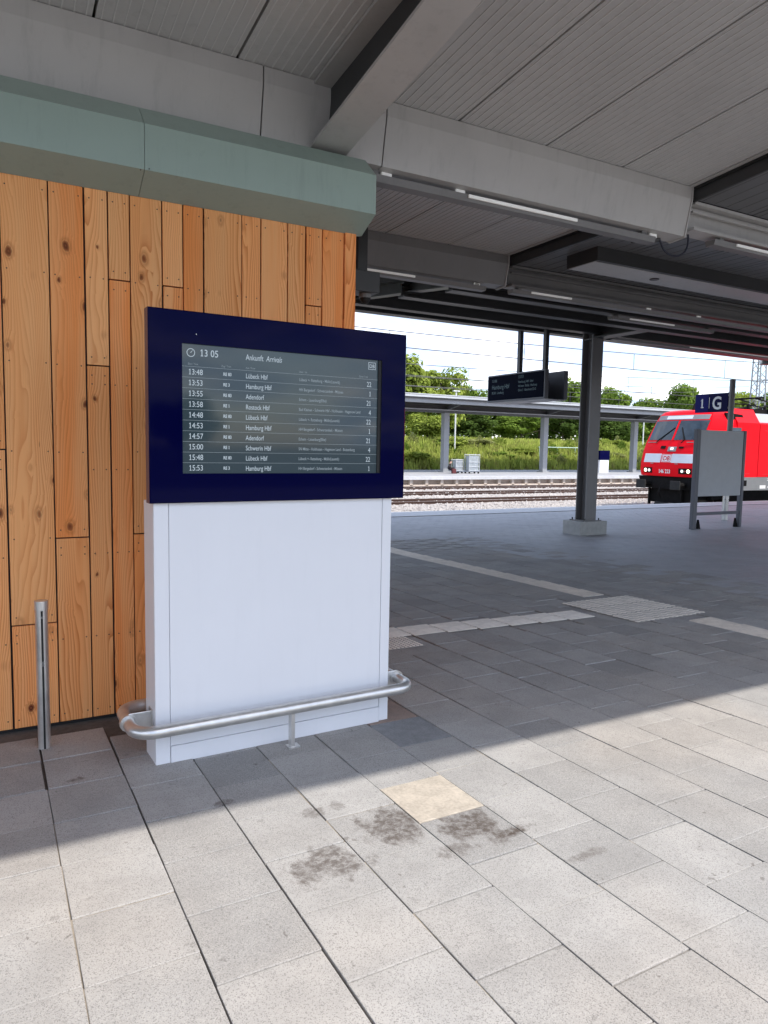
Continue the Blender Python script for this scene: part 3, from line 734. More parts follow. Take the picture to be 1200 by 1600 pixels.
# low scrub on the bank
sb = MB(); rw = random.Random(33)
for q in range(46):
    y = rw.uniform(55.2, 64.5); x = rw.uniform(.4 * y, 1.3 * y); R_ = rw.uniform(.5, 1.5); H_ = rw.uniform(.6, 1.5); z0 = bankz(y)
    for k in range(260):
        a = rw.uniform(0, 6.28); rr = R_ * math.sqrt(rw.random()); zz_ = z0 + H_ * (1 - (rr / R_) ** 2) * rw.uniform(.3, 1.1) + .05
        px, py = x + rr * math.cos(a), y + rr * .7 * math.sin(a); s_ = rw.uniform(.06, .17); b = rw.uniform(0, 3.14); c = rw.uniform(-.8, .8)
        sb.add([(px - s_ * math.cos(b), py - s_ * math.sin(b), zz_ - s_ * c), (px, py + .03, zz_ - s_ * .7), (px + s_ * math.cos(b), py + s_ * math.sin(b), zz_ + s_ * c), (px, py - .03, zz_ + s_ * .7)], [(0, 1, 2, 3)], q % 4)
tag(stuff(sb.build('scrub', ['leafd', 'leafb', 'leafd', 'leafa'])), 'mixed low scrub dotted over the grassy bank', 'scrub')
# thin lamp posts, railing
for (u, v0, v1, Y, lab) in ((711, 612, 680, 58, 'thin pale lamp post behind the first far column'), (1004, 650, 700, 62, 'thin pale lamp post left of the locomotive')):
    a = at_px(u, v0, Y); b = at_px(u, v1, Y)
    q = thing('lamp_post', (b.x, Y, bankz(Y)), lab, 'lamp post', 'thin lamp posts on the bank')
    MB().tube([(b.x, Y, bankz(Y) - .2), (b.x, Y, a.z)], .075, 8).build('post', 'paint', q)
    MB().cbox(b.x - .35, b.x + .35, Y - .15, Y + .1, a.z, a.z + .12, .02).build('lamp_head', 'paint', q)
rl_ = thing('railing', (52, 57.3, bankz(57.3)), 'pale green railing on the bank behind the far stele', 'railing')
MB().tube([(49.5, 57.3, 2.02), (57, 57.3, 2.02)], .05, 6).build('top_rail', 'hedgegreen', rl_)
for X in (49.6, 52, 54.5, 56.9): MB().tube([(X, 57.3, .6), (X, 57.3, 2.0)], .04, 6).build('post', 'hedgegreen', rl_)

# ------------------------------------------------------------------ overhead line
def wire(pts, label, grp, droppers=()):
    w_ = thing('overhead_wire', pts[0], label, 'wire', grp)
    MB().tube(pts, .013, 5).build('cable', 'wire', w_)
    for (x, y, za, zb) in droppers: MB().tube([(x, y, za), (x, y, zb)], .009, 4).build('dropper', 'wire', w_)
def sag(x0, x1, y, zt, s_, n=16): return [(x0 + (x1 - x0) * k / n, y, zt - s_ * (1 - (2 * k / n - 1) ** 2)) for k in range(n + 1)]
LB = ['overhead wire pair above the near track, highest in the sky', 'overhead wire pair above the middle track', 'overhead wire pair above the third track', 'lowest overhead wire pair, above the far platform track']
for k, c in enumerate(TR):
    zc = 4.95; zm = 6.5; x0, x1 = -22 + k * 5, 45 + k * 1.5
    ms = sag(x0, x1, c, zm, 1.05, 24)
    dr = []
    for j in range(2, 24, 2): dr.append((ms[j][0], c, ms[j][2], zc))
    w_ = thing('overhead_line', (x0, c, 0), LB[k], 'overhead wire', 'overhead lines above the tracks')
    MB().tube([(x0, c, zc), (x1 + 60, c, zc)], .016, 5).build('contact_wire', 'wire', w_)
    MB().tube(ms, .015, 5).build('messenger_wire', 'wire', w_)
    for (x, y, za, zb) in dr: MB().tube([(x, y, za), (x, y, zb)], .010, 4).build('dropper', 'wire', w_)
ms_ = thing('lattice_mast', (45.2, 30.6, -.8), 'grey steel lattice mast at right edge behind the locomotive', 'mast')
lm = MB()
def leg(sx, sy): return [(45.2 + sx * .42, 30.6 + sy * .42, -.8), (45.2 + sx * .27, 30.6 + sy * .27, 8.5)]
for sx in (-1, 1):
    for sy in (-1, 1): MB().tube(leg(sx, sy), .05, 5).build('leg', 'mast', ms_)
for k in range(16):
    za, zb = -.8 + k * .58, -.8 + (k + 1) * .58; wa, wb = .42 - .15 * k / 16, .42 - .15 * (k + 1) / 16; s_ = 1 if k % 2 else -1
    for (ax, ay) in (((-1, -1), (1, -1)), ((-1, 1), (1, 1)), ((-1, -1), (-1, 1)), ((1, -1), (1, 1))):
        p, q = (ax, ay) if s_ > 0 else (ay, ax)
        lm.tube([(45.2 + p[0] * wa, 30.6 + p[1] * wa, za), (45.2 + q[0] * wb, 30.6 + q[1] * wb, zb)], .024, 4)
lm.build('bracing', 'mast', ms_)
MB().box(44.85, 45.55, 30.25, 30.95, 8.45, 8.9).build('mast_head', 'mast', ms_)
MB().tube([(45.2, 30.3, 5.1), (45.2, 28.6, 5.35), (45.2, 27.3, 5.2)], .04, 5).build('arm', 'mast', ms_)
MB().tube([(45.2, 30.3, 6.6), (45.2, 28.35, 6.45)], .04, 5).build('arm', 'mast', ms_)

# ------------------------------------------------------------------ locomotive
LY, HW = 20.75, 1.49
loco = thing('locomotive', (34, LY, ZR), 'bright red electric locomotive with lit headlamps at the near platform', 'locomotive')
rows = [(.68, 24.86, 1.44), (.95, 24.83, 1.48), (1.25, 24.86, 1.49), (1.70, 24.97, 1.49), (2.14, 25.15, 1.48), (2.5, 25.33, 1.45), (3.03, 25.60, 1.37), (3.28, 25.74, 1.30), (3.40, 25.86, 1.22), (3.47, 26.05, 1.08)]
def Xf(y, z):
    for (a, b) in zip(rows, rows[1:]):
        if a[0] <= z <= b[0]:
            k = (z - a[0]) / (b[0] - a[0]); xc = a[1] + (b[1] - a[1]) * k; hw = a[2] + (b[2] - a[2]) * k
            return xc + .17 * (abs(y) / hw) ** 3
    return rows[-1][1]
mb = MB(); N = 12
for (z, xc, hw) in rows:
    for q in range(N + 1):
        s_ = -1 + 2 * q / N; mb.v.append((xc + .17 * abs(s_) ** 3, LY + s_ * hw, z))
nr = len(rows)
for a in range(nr - 1):
    for q in range(N): mb.f.append((a * (N + 1) + q, a * (N + 1) + q + 1, (a + 1) * (N + 1) + q + 1, (a + 1) * (N + 1) + q)); mb.mi.append(0)
# sides of the cab back to x = 28.45, roof of the cab
for s_ in (0, N):
    sg = -1 if s_ == 0 else 1
    b = len(mb.v)
    for (z, xc, hw) in rows:
        sy = min(HW, hw + .05) if z < 3.0 else hw
        mb.v.append((26.4 + max(0, z - 3) * .4, LY + sg * sy, z))
    for (z, xc, hw) in rows:
        sy = HW if z < 2.98 else HW - (z - 2.98) * .72
        mb.v.append((28.45, LY + sg * sy, z))
    for a in range(nr - 1):
        f0 = (a * (N + 1) + s_, (a + 1) * (N + 1) + s_, b + a + 1, b + a)
        mb.f.append(f0); mb.mi.append(0); mb.f.append((b + a, b + a + 1, b + nr + a + 1, b + nr + a)); mb.mi.append(0)
top = (nr - 1) * (N + 1)
bl, br = len(mb.v) - 4 * nr, len(mb.v) - 2 * nr
mb.f.append(tuple(top + q for q in range(N + 1)) + (br + nr - 1, bl + nr - 1)); mb.mi.append(0)
mb.f.append((bl + nr - 1, br + nr - 1, br + 2 * nr - 1, bl + 2 * nr - 1)); mb.mi.append(0)
mb.build('cab', 'red', loco, True)
MB().prism([(LY - HW - .004, .69), (LY + HW + .004, .69), (LY + HW + .004, 2.97), (LY + 1.13, 3.56), (LY - 1.13, 3.56), (LY - HW - .004, 2.97)], 27.25, 28.72, 'x').build('roof_fairing', 'red', loco)
MB().prism([(LY - HW, .70), (LY + HW, .70), (LY + HW, 2.95), (LY + 1.35, 3.02), (LY - 1.35, 3.02), (LY - HW, 2.95)], 28.76, 43.5, 'x').build('body', 'red', loco)
MB().prism([(LY - HW + .03, .66), (LY + HW - .03, .66), (LY + HW - .03, 2.9), (LY - HW + .03, 2.9)], 28.44, 28.80, 'x').build('body_joint', 'locoblack', loco)
MB().prism([(LY - HW - .008, .13), (LY + HW + .008, .13), (LY + HW + .008, .688), (LY - HW - .008, .688)], 26.3, 43.5, 'x').build('sill', 'locogrey', loco)
MB().prism([(LY - 1.3, 3.0), (LY + 1.3, 3.0), (LY + 1.0, 3.42), (LY - 1.0, 3.42)], 28.95, 42, 'x').build('roof_cover', 'locoroof', loco)
# side panel groove
gv = MB()
for X in (26.9, 31.8, 35.2): gv.box(X, X + .03, LY - HW - .008, LY - HW - .001, .75, 2.9)
gv.box(27.6, 28.2, LY - HW - .006, LY - HW - .001, .84, .86); gv.box(29.1, 43, LY - HW - .006, LY - HW - .001, 2.66, 2.68); gv.box(29.1, 43, LY - HW - .006, LY - HW - .001, .80, .82)
gv.build('side_seam', 'redback', loco)
MB().prism([(26.75, 3.03), (27.9, 3.03), (27.7, 3.3), (26.6, 3.36)], LY - 1.36, LY - 1.3, 'y').build('side_recess', 'locoblack', loco)
MB().prism([(26.7, 2.0), (27.5, 2.0), (27.5, 2.75), (26.95, 2.75)], LY - HW - .012, LY - HW + .0, 'y').build('side_window', 'wind', loco)
MB().tube([(26.45, LY - HW - .05, 1.0), (26.45, LY - HW - .05, 2.6)], .02, 6).build('handrail', 'locogrey', loco)
def plate(y0, y1, z0, z1, name, mt, off=.012, par=None, n=6, inset=0):
    mb = MB(); k = 4
    for a in range(k + 1):
        z = z0 + (z1 - z0) * a / k
        for q in range(n + 1):
            y = y0 + (y1 - y0) * q / n; mb.v.append((Xf(y - LY, z) - off, y, z))
    for a in range(k):
        for q in range(n): mb.f.append((a * (n + 1) + q, a * (n + 1) + q + 1, (a + 1) * (n + 1) + q + 1, (a + 1) * (n + 1) + q)); mb.mi.append(0)
    # rim so that the plate has depth
    per = [q for q in range(n + 1)] + [a * (n + 1) + n for a in range(1, k + 1)] + [k * (n + 1) + q for q in range(n - 1, -1, -1)] + [a * (n + 1) for a in range(k - 1, 0, -1)]
    b = len(mb.v)
    for i in per: mb.v.append((mb.v[i][0] + off + .01, mb.v[i][1], mb.v[i][2]))
    L_ = len(per)
    for i in range(L_): mb.f.append((per[i], per[(i + 1) % L_], b + (i + 1) % L_, b + i)); mb.mi.append(0)
    return mb.build(name, mt, par or loco)
ws = plate(LY - 1.33, LY + 1.33, 2.20, 3.02, 'windscreen', 'wind', .015, n=12)
plate(LY - .04, LY + .04, 2.18, 3.02, 'windscreen_post', 'red', .035, n=2)
plate(LY - 1.26, LY + 1.26, 3.06, 3.26, 'destination_band', 'locogrey', .012, n=12)
plate(LY - .55, LY + .75, 3.09, 3.23, 'destination_display', 'lite', .02)
plate(20.52, 19.47, 1.25, 1.62, 'pale_panel', 'lite', .012)
plate(22.02, 21.08, 1.25, 1.62, 'pale_panel', 'lite', .012)
lgp = plate(20.53, 21.03, 1.27, 1.60, 'logo_plate', 'signwhite', .016)
tx = MB()
def fplace(yc, zc): return lambda u, v: (Xf(yc - u - LY, zc + v) - .024, yc - u, zc + v)
text_into(tx, 'DB', fplace(20.78, 1.345), .26, .98, 'CENTER', bold=.006)
for (a, b, c, d) in ((20.56, 21.0, 1.285, 1.30), (20.56, 21.0, 1.57, 1.585), (20.56, 20.58, 1.285, 1.585), (20.98, 21.0, 1.285, 1.585)):
    tx.add([(Xf(a - LY, c) - .024, a, c), (Xf(b - LY, c) - .024, b, c), (Xf(b - LY, d) - .024, b, d), (Xf(a - LY, d) - .024, a, d)], [(0, 1, 2, 3)])
tx.build('lettering', 'redback', lgp)
tn = MB(); text_into(tn, '146 223', fplace(20.80, .815), .215, .86, 'CENTER', bold=.006); tn.build('number', 'signwhite', loco)
for (a, b) in ((21.47, 21.98), (19.55, 20.12)):
    hp = plate(a, b, .80, 1.03, 'headlight', 'locoblack', .014)
    outer = 21.84 if a > 21 else 19.68; inner = 21.62 if a > 21 else 19.95
    for (y, r_, mt, nm) in ((outer, .075, 'hl', 'lamp'), (inner, .065, 'hlw', 'lamp'), ((outer + inner) / 2, .035, 'tail', 'tail_lamp')):
        mbx = MB(); mbx.prism([(y + r_ * math.cos(q * .628), .915 + r_ * math.sin(q * .628)) for q in range(10)], Xf(y - LY, .915) - .026, Xf(y - LY, .915), 'x'); mbx.build(nm, mt, hp)
up = plate(20.42, 20.82, 1.72, 1.92, 'upper_headlight', 'locogrey', .03)
MB().prism([(20.62 + .08 * math.cos(q * .628), 1.82 + .08 * math.sin(q * .628)) for q in range(10)], Xf(0, 1.82) - .045, Xf(0, 1.82), 'x').build('lamp', 'hlw', up)
plate(20.98, 21.2, 1.83, 1.95, 'horn', 'locoblack', .05)
plate(20.1, 20.3, 1.85, 1.93, 'horn', 'locoblack', .04)
for (y0, y1) in ((21.55, 20.85), (20.25, 20.5)):
    MB().tube([(Xf(y0 - LY, 2.08) - .05, y0, 2.08), (Xf(y0 - LY, 2.2) - .06, y0 - .1, 2.2), (Xf(y1 - LY, 2.75) - .04, y1, 2.72)], .022, 5).build('wiper', 'locoblack', loco)
for (y0, y1, z) in ((22.05, 21.5, 2.10), (20.0, 19.5, 2.10), (21.55, 21.4, 1.21), (20.3, 20.15, 1.21)):
    MB().tube([(Xf(y0 - LY, z) - .05, y0, z), (Xf(y1 - LY, z) - .05, y1, z)], .016, 5).build('grab_rail', 'locogrey', loco)
fr = MB(); fr.prism([(LY - 1.4, .66), (LY + 1.5, .66), (LY + 1.5, .62), (LY + 1.3, .15), (LY - 1.3, .15), (LY - 1.4, .62)], 24.95, 26.3, 'x')
fr.prism([(LY - .95, .15), (LY + .95, .15), (LY + 1.05, -.45), (LY - 1.05, -.45)], 25.15, 26.6, 'x'); fr.box(26.2, 42, LY - 1.25, LY + 1.25, -.25, .14)
for y in (LY - .7, LY + .95): fr.box(24.98, 25.1, y - .03, y + .03, -.55, .2)
fr.build('underframe', 'locoblack', loco)
MB().tube([(25.2, LY - 1.45, .62), (25.0, LY, .645), (25.2, LY + 1.5, .64)], .03, 6).build('front_step', 'locoblack', loco)
for y in (LY - .875, LY + .875):
    bf = MB(); bf.cbox(24.36, 24.42, y - .24, y + .24, .16, .52, .02); bf.build('buffer', 'buffer', loco)
    MB().tube([(24.42, y, .34), (25.0, y, .34)], .11, 10).build('buffer_shank', 'locoblack', loco)
MB().prism([(LY + .55, -.68), (LY - .4, -.68), (LY - .45, -.45), (LY + .45, -.40)], 24.8, 24.9, 'x').build('track_guard', 'buffer', loco)
MB().tube([(24.75, LY + .12, .3), (24.6, LY + .12, 0), (24.75, LY + .12, -.2)], .04, 6).build('coupling', 'locoblack', loco)
for X in (27.6, 30.2, 37.5, 40.1):
    for y in (LY - .78, LY + .78):
        MB().prism([(X + .62 * math.cos(q * .3927), ZR + .625 + .62 * math.sin(q * .3927)) for q in range(16)], y - .07, y + .07, 'y').build('wheel', 'locoblack', loco)
for X0_, X1_ in ((26.9, 30.9), (36.8, 40.8)): MB().box(X0_, X1_, LY - 1.2, LY - .95, -.35, .05).build('bogie_frame', 'locoblack', loco)
mk = MB()
for (x, z, w, h) in ((29.45, .60, .34, .03), (29.45, .53, .34, .03), (28.95, .20, .4, .14), (29.5, .22, .14, .08)): mk.box(x, x + w, LY - HW - .013, LY - HW - .009, z, z + h)
mk.build('marking', 'signwhite', loco)
MB().box(27.85, 28.05, LY - HW - .014, LY - HW - .009, .32, .56).build('socket', 'locoblack', loco)
pg = MB()
for k in range(9):
    X = 27.0 + k * 1.15
    pg.tube([(X, LY - .5, 3.45), (X, LY - .5, 3.85)], [.09, .06], 7); pg.tube([(X, LY + .5, 3.45), (X + .1, LY + .5, 3.8)], [.08, .05], 7)
    pg.tube([(X, LY - .5, 3.82), (X + 1.15, LY - .5, 3.74 + .1 * (k % 2))], .03, 5)
pg.tube([(29.6, LY - .6, 3.6), (31.2, LY - .45, 3.95), (29.9, LY - .4, 4.15)], .05, 6); pg.tube([(29.6, LY + .6, 3.6), (31.2, LY + .45, 3.95), (29.9, LY + .4, 4.15)], .05, 6); pg.tube([(29.9, LY - .8, 4.15), (29.9, LY + .8, 4.15)], .04, 6)
pg.box(28.9, 29.9, LY - .9, LY + .9, 3.4, 3.62); pg.box(31, 33, LY - .8, LY + .8, 3.4, 3.7)
pg.build('roof_gear', 'locoblack', loco)

# ------------------------------------------------------------------ our canopy
can = thing('station_canopy', (12.1, 12.25, ZE), 'large grey steel station roof with ribbed ceiling panels overhead', 'canopy')
PIT = .872; XEND = 5.893
def zcA(y): return 4.155 + .085 * (4.78 - y) if y < 4.78 else (4.155 - .009 * (y - 4.78) if y < 7.6 else 4.13 + .13 * (y - 7.6))
def panel(y0, y1, z0, z1, mt, ribs=13, w=PIT):
    prof_ = [(.009, .06), (.009, 0)]; st_ = (w - .018) / ribs
    for q in range(ribs):
        x = .009 + st_ * (q + .5); prof_ += [(x - .0065, 0), (x - .003, -.0045), (x + .003, -.0045), (x + .0065, 0)]
    prof_ += [(w - .009, 0), (w - .009, .06)]
    n_ = len(prof_); vs = [(p[0], y0, z0 + p[1]) for p in prof_] + [(p[0], y1, z1 + p[1]) for p in prof_]
    fs = [(i, i + 1, n_ + i + 1, n_ + i) for i in range(n_ - 1)] + [tuple(range(n_)), tuple(range(n_, 2 * n_))[::-1]]
    mb = MB(); mb.add(vs, fs)
    if ribs > 6:
        for q in range(ribs): mb.mi[1 + 4 * q + 2] = 1
    return mb.build('roof_panel', [mt, 'ridge'], base=(0, 0, 0))
YE = .31
secA = [(YE + .06, 4.80), (5.06, 7.54), (7.86, 15.1)]
cl_ = wl(can)
for (ya, yb) in secA:
    p0 = panel(ya, yb, zcA(ya), zcA(yb), 'ceil'); first = True
    for k in range(-10, 7):
        x = 3.226 + (k - 4) * PIT + PIT
        if x + PIT > 5.95: continue
        loc = Vector((x, 0, 0)) - cl_
        if first: p0.parent = can; p0.location = loc; first = False
        else: inst(p0, 'roof_panel', loc, can)
secB = [(YE + .06, 4.80), (5.06, 7.54), (7.86, 15.1)]
def zcB(y): return zcA(y) - .10
for (ya, yb) in secB:
    p0 = panel(ya, yb, zcB(ya), zcB(yb), 'ceilB', 5); first = True
    for k in range(0, 40):
        loc = Vector((XEND + .06 + k * PIT, 0, 0)) - cl_
        if first: p0.parent = can; p0.location = loc; first = False
        else: inst(p0, 'roof_panel', loc, can)
XR = XEND + .06 + 40 * PIT; XL = -5.6
# roof skin above the panels (blocks light) + eaves
mb = MB(); ys = [YE, 4.78, 7.6, 15.16]
for (xa, xb, d) in ((XL, XEND, .075), (XEND, XR, -.025)):
    pr2 = [(y, zcA(y) + d) for y in ys] + [(y, zcA(y) + d + .22) for y in reversed(ys)]
    mb.prism(pr2, xa, xb, 'x')
mb.build('roof_deck', 'black', can)
MB().box(XL, XR, YE - .06, YE, 4.45, 4.86).build('eave_fascia', 'clad', can)
MB().prism([(15.17, 5.02), (15.32, 5.10), (15.32, 5.52), (15.17, 5.52)], XL, XR, 'x').build('eave_fascia', 'steelB', can)
# step between the two roofs : pale edge strip + dark face
for (ya, yb) in secA:
    n_ = 1
    MB().add([(XEND - .05, ya, zcA(ya) - .006), (XEND + .03, ya, zcA(ya) - .006), (XEND + .03, yb, zcA(yb) - .006), (XEND - .05, yb, zcA(yb) - .006),
              (XEND - .05, ya, zcA(ya) + .05), (XEND + .03, ya, zcA(ya) + .05), (XEND + .03, yb, zcA(yb) + .05), (XEND - .05, yb, zcA(yb) + .05)],
             [(0, 1, 2, 3), (4, 5, 6, 7), (0, 1, 5, 4), (2, 3, 7, 6), (0, 3, 7, 4), (1, 2, 6, 5)]).build('edge_strip', 'clad', can)
    MB().add([(XEND + .031, ya, zcB(ya) - .03), (XEND + .055, ya, zcB(ya) - .03), (XEND + .055, yb, zcB(yb) - .03), (XEND + .031, yb, zcB(yb) - .03),
              (XEND + .031, ya, zcA(ya) + .05), (XEND + .055, ya, zcA(ya) + .05), (XEND + .055, yb, zcA(yb) + .05), (XEND + .031, yb, zcA(yb) + .05)],
             [(0, 1, 2, 3), (4, 5, 6, 7), (0, 1, 5, 4), (2, 3, 7, 6), (0, 3, 7, 4), (1, 2, 6, 5)]).build('step_plate', 'steelB', can)
# clad box beams (near roof) in separate casings
def casing(yf, zt, zb, x0, x1, mt='clad'):
    pf = [(yf, zt), (yf, zt - .105), (yf + .065, zb), (yf + .24, zb - .012), (yf + .28, zb + .02), (yf + .33, zt - .105), (yf + .33, zt)]
    o = MB().prism(pf, x0, x1, 'x').build('beam_casing', mt, can); return o
for (x0, x1) in ((XL, 1.655), (1.665, 2.588), (2.598, XEND - .016)): casing(4.78, 4.15, 3.715, x0, x1)
for (x0, x1) in ((XL, 1.7), (1.71, 2.6), (2.61, XEND - .016)): casing(7.52, 4.125, 3.76, x0, x1, 'steel')
for (yf, zt, zb) in ((4.775, 4.152, 3.706), (7.515, 4.127, 3.75)):
    pf = [(yf - .004, zt), (yf - .004, zt - .105), (yf + .06, zb - .004), (yf + .24, zb - .018), (yf + .29, zb + .02), (yf + .34, zt - .105), (yf + .34, zt)]
    MB().prism(pf, XEND - .014, XEND, 'x').build('end_cap', 'clad', can)
# tapered I beam running towards the viewer
def ibeam(x0, x1, ya, za, yb, zb_, ztop, mt, name='steel_beam', ft=.022, web=0):
    xm = (x0 + x1) / 2; o = MB()
    o.add([(x0, ya, za), (x1, ya, za), (x1, yb, zb_), (x0, yb, zb_), (x0, ya, za + ft), (x1, ya, za + ft), (x1, yb, zb_ + ft), (x0, yb, zb_ + ft)], [(0, 1, 2, 3), (4, 5, 6, 7), (0, 1, 5, 4), (1, 2, 6, 5), (2, 3, 7, 6), (3, 0, 4, 7)])
    a, b = ztop(ya), ztop(yb)
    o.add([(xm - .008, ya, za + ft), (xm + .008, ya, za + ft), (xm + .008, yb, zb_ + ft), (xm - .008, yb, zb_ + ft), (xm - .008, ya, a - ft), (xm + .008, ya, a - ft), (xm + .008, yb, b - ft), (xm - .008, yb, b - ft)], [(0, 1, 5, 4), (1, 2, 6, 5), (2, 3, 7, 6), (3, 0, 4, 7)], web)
    o.add([(x0, ya, a - ft), (x1, ya, a - ft), (x1, yb, b - ft), (x0, yb, b - ft), (x0, ya, a), (x1, ya, a), (x1, yb, b), (x0, yb, b)], [(0, 1, 2, 3), (4, 5, 6, 7), (0, 1, 5, 4), (1, 2, 6, 5), (2, 3, 7, 6), (3, 0, 4, 7)])
    return o.build(name, mt, can)
ibeam(2.02, 2.292, YE + .1, 3.722 + .14 * (4.84 - YE), 4.84, 3.722, lambda y: zcA(y) - .012, ['clad', 'steelB'], web=1)  # web darker than the flanges: shade on it put into the colour
# right part: steel beams along the tracks under the dark roof
def cbeam(y, zt, zb, x0, x1, mt='steel', w=.2):
    o = MB(); o.box(x0, x1, y, y + w, zb, zb + .028); o.box(x0, x1, y, y + w, zt - .028, zt); o.box(x0, x1, y + w * .45, y + w * .55, zb + .028, zt - .028)
    o.box(x0, x1, y + .02, y + .05, zb + (zt - zb) * .62, zb + (zt - zb) * .62 + .02)
    return o.build('purlin', mt, can)
cbeam(4.80, 4.045, 3.78, XEND + .07, XR, 'clad')
cbeam(7.53, 4.02, 3.76, XEND + .07, XR, 'steel')
cbeam(8.9, 4.12, 3.95, XEND + .07, XR, 'steelB')
cbeam(10.3, 4.34, 4.1, XEND + .07, XR, 'steelB')
cbeam(12.16, 4.60, 4.30, XEND + .07, XR, 'steelB')
cbeam(13.9, 4.80, 4.55, XL, XR, 'steelB')
cbeam(14.9, 4.96, 4.74, XL, XR, 'steelB')
# cross beams at the pier axis
ibeam(12.08, 12.42, YE + .1, 4.205, 12.27, 4.22, lambda y: max(4.62, 4.62), 'steelB')
ibeam(12.08, 12.42, 12.63, 4.30, 15.1, 4.82, lambda y: zcB(y) - .01, 'steelB')
ibeam(2.02, 2.292, 5.12, 3.735, 7.5, 3.75, lambda y: zcA(y) - .012, 'steel')
ibeam(2.02, 2.292, 7.9, 3.75, 15.1, 4.75, lambda y: zcA(y) - .012, 'steelB')
for X in (22.2,): ibeam(X, X + .45, YE + .1, 4.205, 15.1, 4.6, lambda y: zcB(y) - .01, 'steelB')
ibeam(6.02, 6.2, 7.8, 3.9, 15.1, 4.7, lambda y: zcB(y) - .01, 'steelB')
# pier
pier = MB(); xc, yc = 12.25, 12.45; hw = .165
for s_ in (-1, 1): pier.box(xc - hw, xc + hw, yc + s_ * (hw - .014) - .014, yc + s_ * (hw - .014) + .014, .06, 4.66)
pier.box(xc - .012, xc + .012, yc - hw + .028, yc + hw - .028, .06, 4.66)
for z in (4.20, 4.60):
    for s_ in (-1, 1): pier.box(xc + s_ * .013, xc + s_ * (hw - .006), yc - hw + .029, yc + hw - .029, z, z + .02)
po = pier.build('pier', 'steel', can)
MB().box(xc - .27, xc + .27, yc - .24, yc + .24, .035, .062).build('base_plate', 'steel', po)
for sx in (-1, 1):
    for sy in (-1, 1): MB().tube([(xc + sx * .22, yc + sy * .2, .06), (xc + sx * .22, yc + sy * .2, .105)], .018, 6).build('bolt', 'steelB', po)
MB().cbox(11.88, 12.72, 12.22, 12.80, ZE - .03, .034, .012).build('plinth', 'concrete', can)
po2 = MB()
for s_ in (-1, 1): po2.box(2.156 + s_ * .18 - .016, 2.156 + s_ * .18 + .016, 12.07, 12.47, ZE, 4.66)
po2.box(2.0, 2.3, 12.26, 12.28, ZE, 4.66); po2.build('pier', 'steel', can)
# bulkhead duct under the dark roof
du = MB(); du.box(6.29, 11.95, 6.38, 6.89, 3.88, 4.06)
dt = du.build('ceiling_duct', 'steelB', can)
MB().box(6.30, 11.94, 6.43, 6.86, 3.872, 3.879).build('duct_soffit', 'ceil', dt)
MB().tube([(7.55, 6.64, 3.871), (7.55, 6.64, 3.862)], .06, 12).build('downlight', 'steelB', dt)
# strip lights
def strip(x0, x1, y, z, d0, d1, label, tabs=()):
    s_ = thing('strip_light', ((x0 + x1) / 2, y, z), label, 'strip light', 'strip lights below the roof beams')
    MB().prism([(y - .045, z + .05), (y - .03, z), (y + .06, z - .004), (y + .075, z + .05)], x0, x1, 'x').build('housing', 'steel', s_)
    MB().box(d0, d1, y - .060, y - .045, z + .022, z + .046).build('diffuser', 'lamp', s_)
    for tx_ in tabs: MB().box(tx_, tx_ + .085, y - .02, y + .0, z + .05, z + .082).build('clip', 'lamp', s_)
    MB().box(x0 + .1, x0 + .16, y - .02, y + .05, z + .05, z + .09).build('hanger', 'steel', s_); MB().box(x1 - .16, x1 - .1, y - .02, y + .05, z + .05, z + .09).build('hanger', 'steel', s_)
    return s_
strip(2.44, 5.55, 4.93, 3.622, 3.40, 4.55, 'long strip light under the near grey box beam above the display', (2.63, 3.30, 5.50))
strip(2.44, 5.62, 7.66, 3.675, 2.9, 4.55, 'strip light under the second grey box beam farther back', (5.45,))
strip(6.3, 9.6, 4.86, 3.70, 6.62, 8.3, 'strip light under the purlin at the upper right edge')
strip(6.0, 11.6, 7.6, 3.68, 6.3, 7.0, 'strip light below the dark purlin behind the ceiling duct', (8.5, 9.6))
strip(9.2, 11.8, 8.97, 3.87, 9.6, 10.7, 'short strip light in the dark roof near the grey pier')
strip(12.6, 20, 12.22, 4.22, 15.2, 19.5, 'strip light on the purlin right of the grey pier')
# hanging cable loop at the beam end
pts = [(5.93, 4.90, 3.97), (6.0, 4.92, 3.86), (6.06, 4.94, 3.74), (6.05, 4.95, 3.64), (5.97, 4.96, 3.575), (5.87, 4.97, 3.565), (5.78, 4.98, 3.60), (5.725, 4.985, 3.67), (5.71, 4.99, 3.715)]
def smooth_pts(p, n=6):
    P = [Vector(q) for q in p]; out = []
    for i in range(len(P) - 1):
        a, b, c, d = P[max(i - 1, 0)], P[i], P[i + 1], P[min(i + 2, len(P) - 1)]
        for k in range(n):
            t_ = k / n; out.append(.5 * ((2 * b) + (c - a) * t_ + (2 * a - 5 * b + 4 * c - d) * t_ ** 2 + (3 * b - a - 3 * c + d) * t_ ** 3))
    return out + [P[-1]]
tag(MB().tube(smooth_pts(pts), .009, 8).build('hanging_cable', 'cable', None, True), 'thin dark cable loop hanging from the end of the near box beam', 'cable')
tag(MB().tube([(5.36, 5.0, 3.635), (5.72, 5.0, 3.70)], .022, 8).build('cable_conduit', 'steelB'), 'short dark conduit at the end of the near box beam', 'conduit')
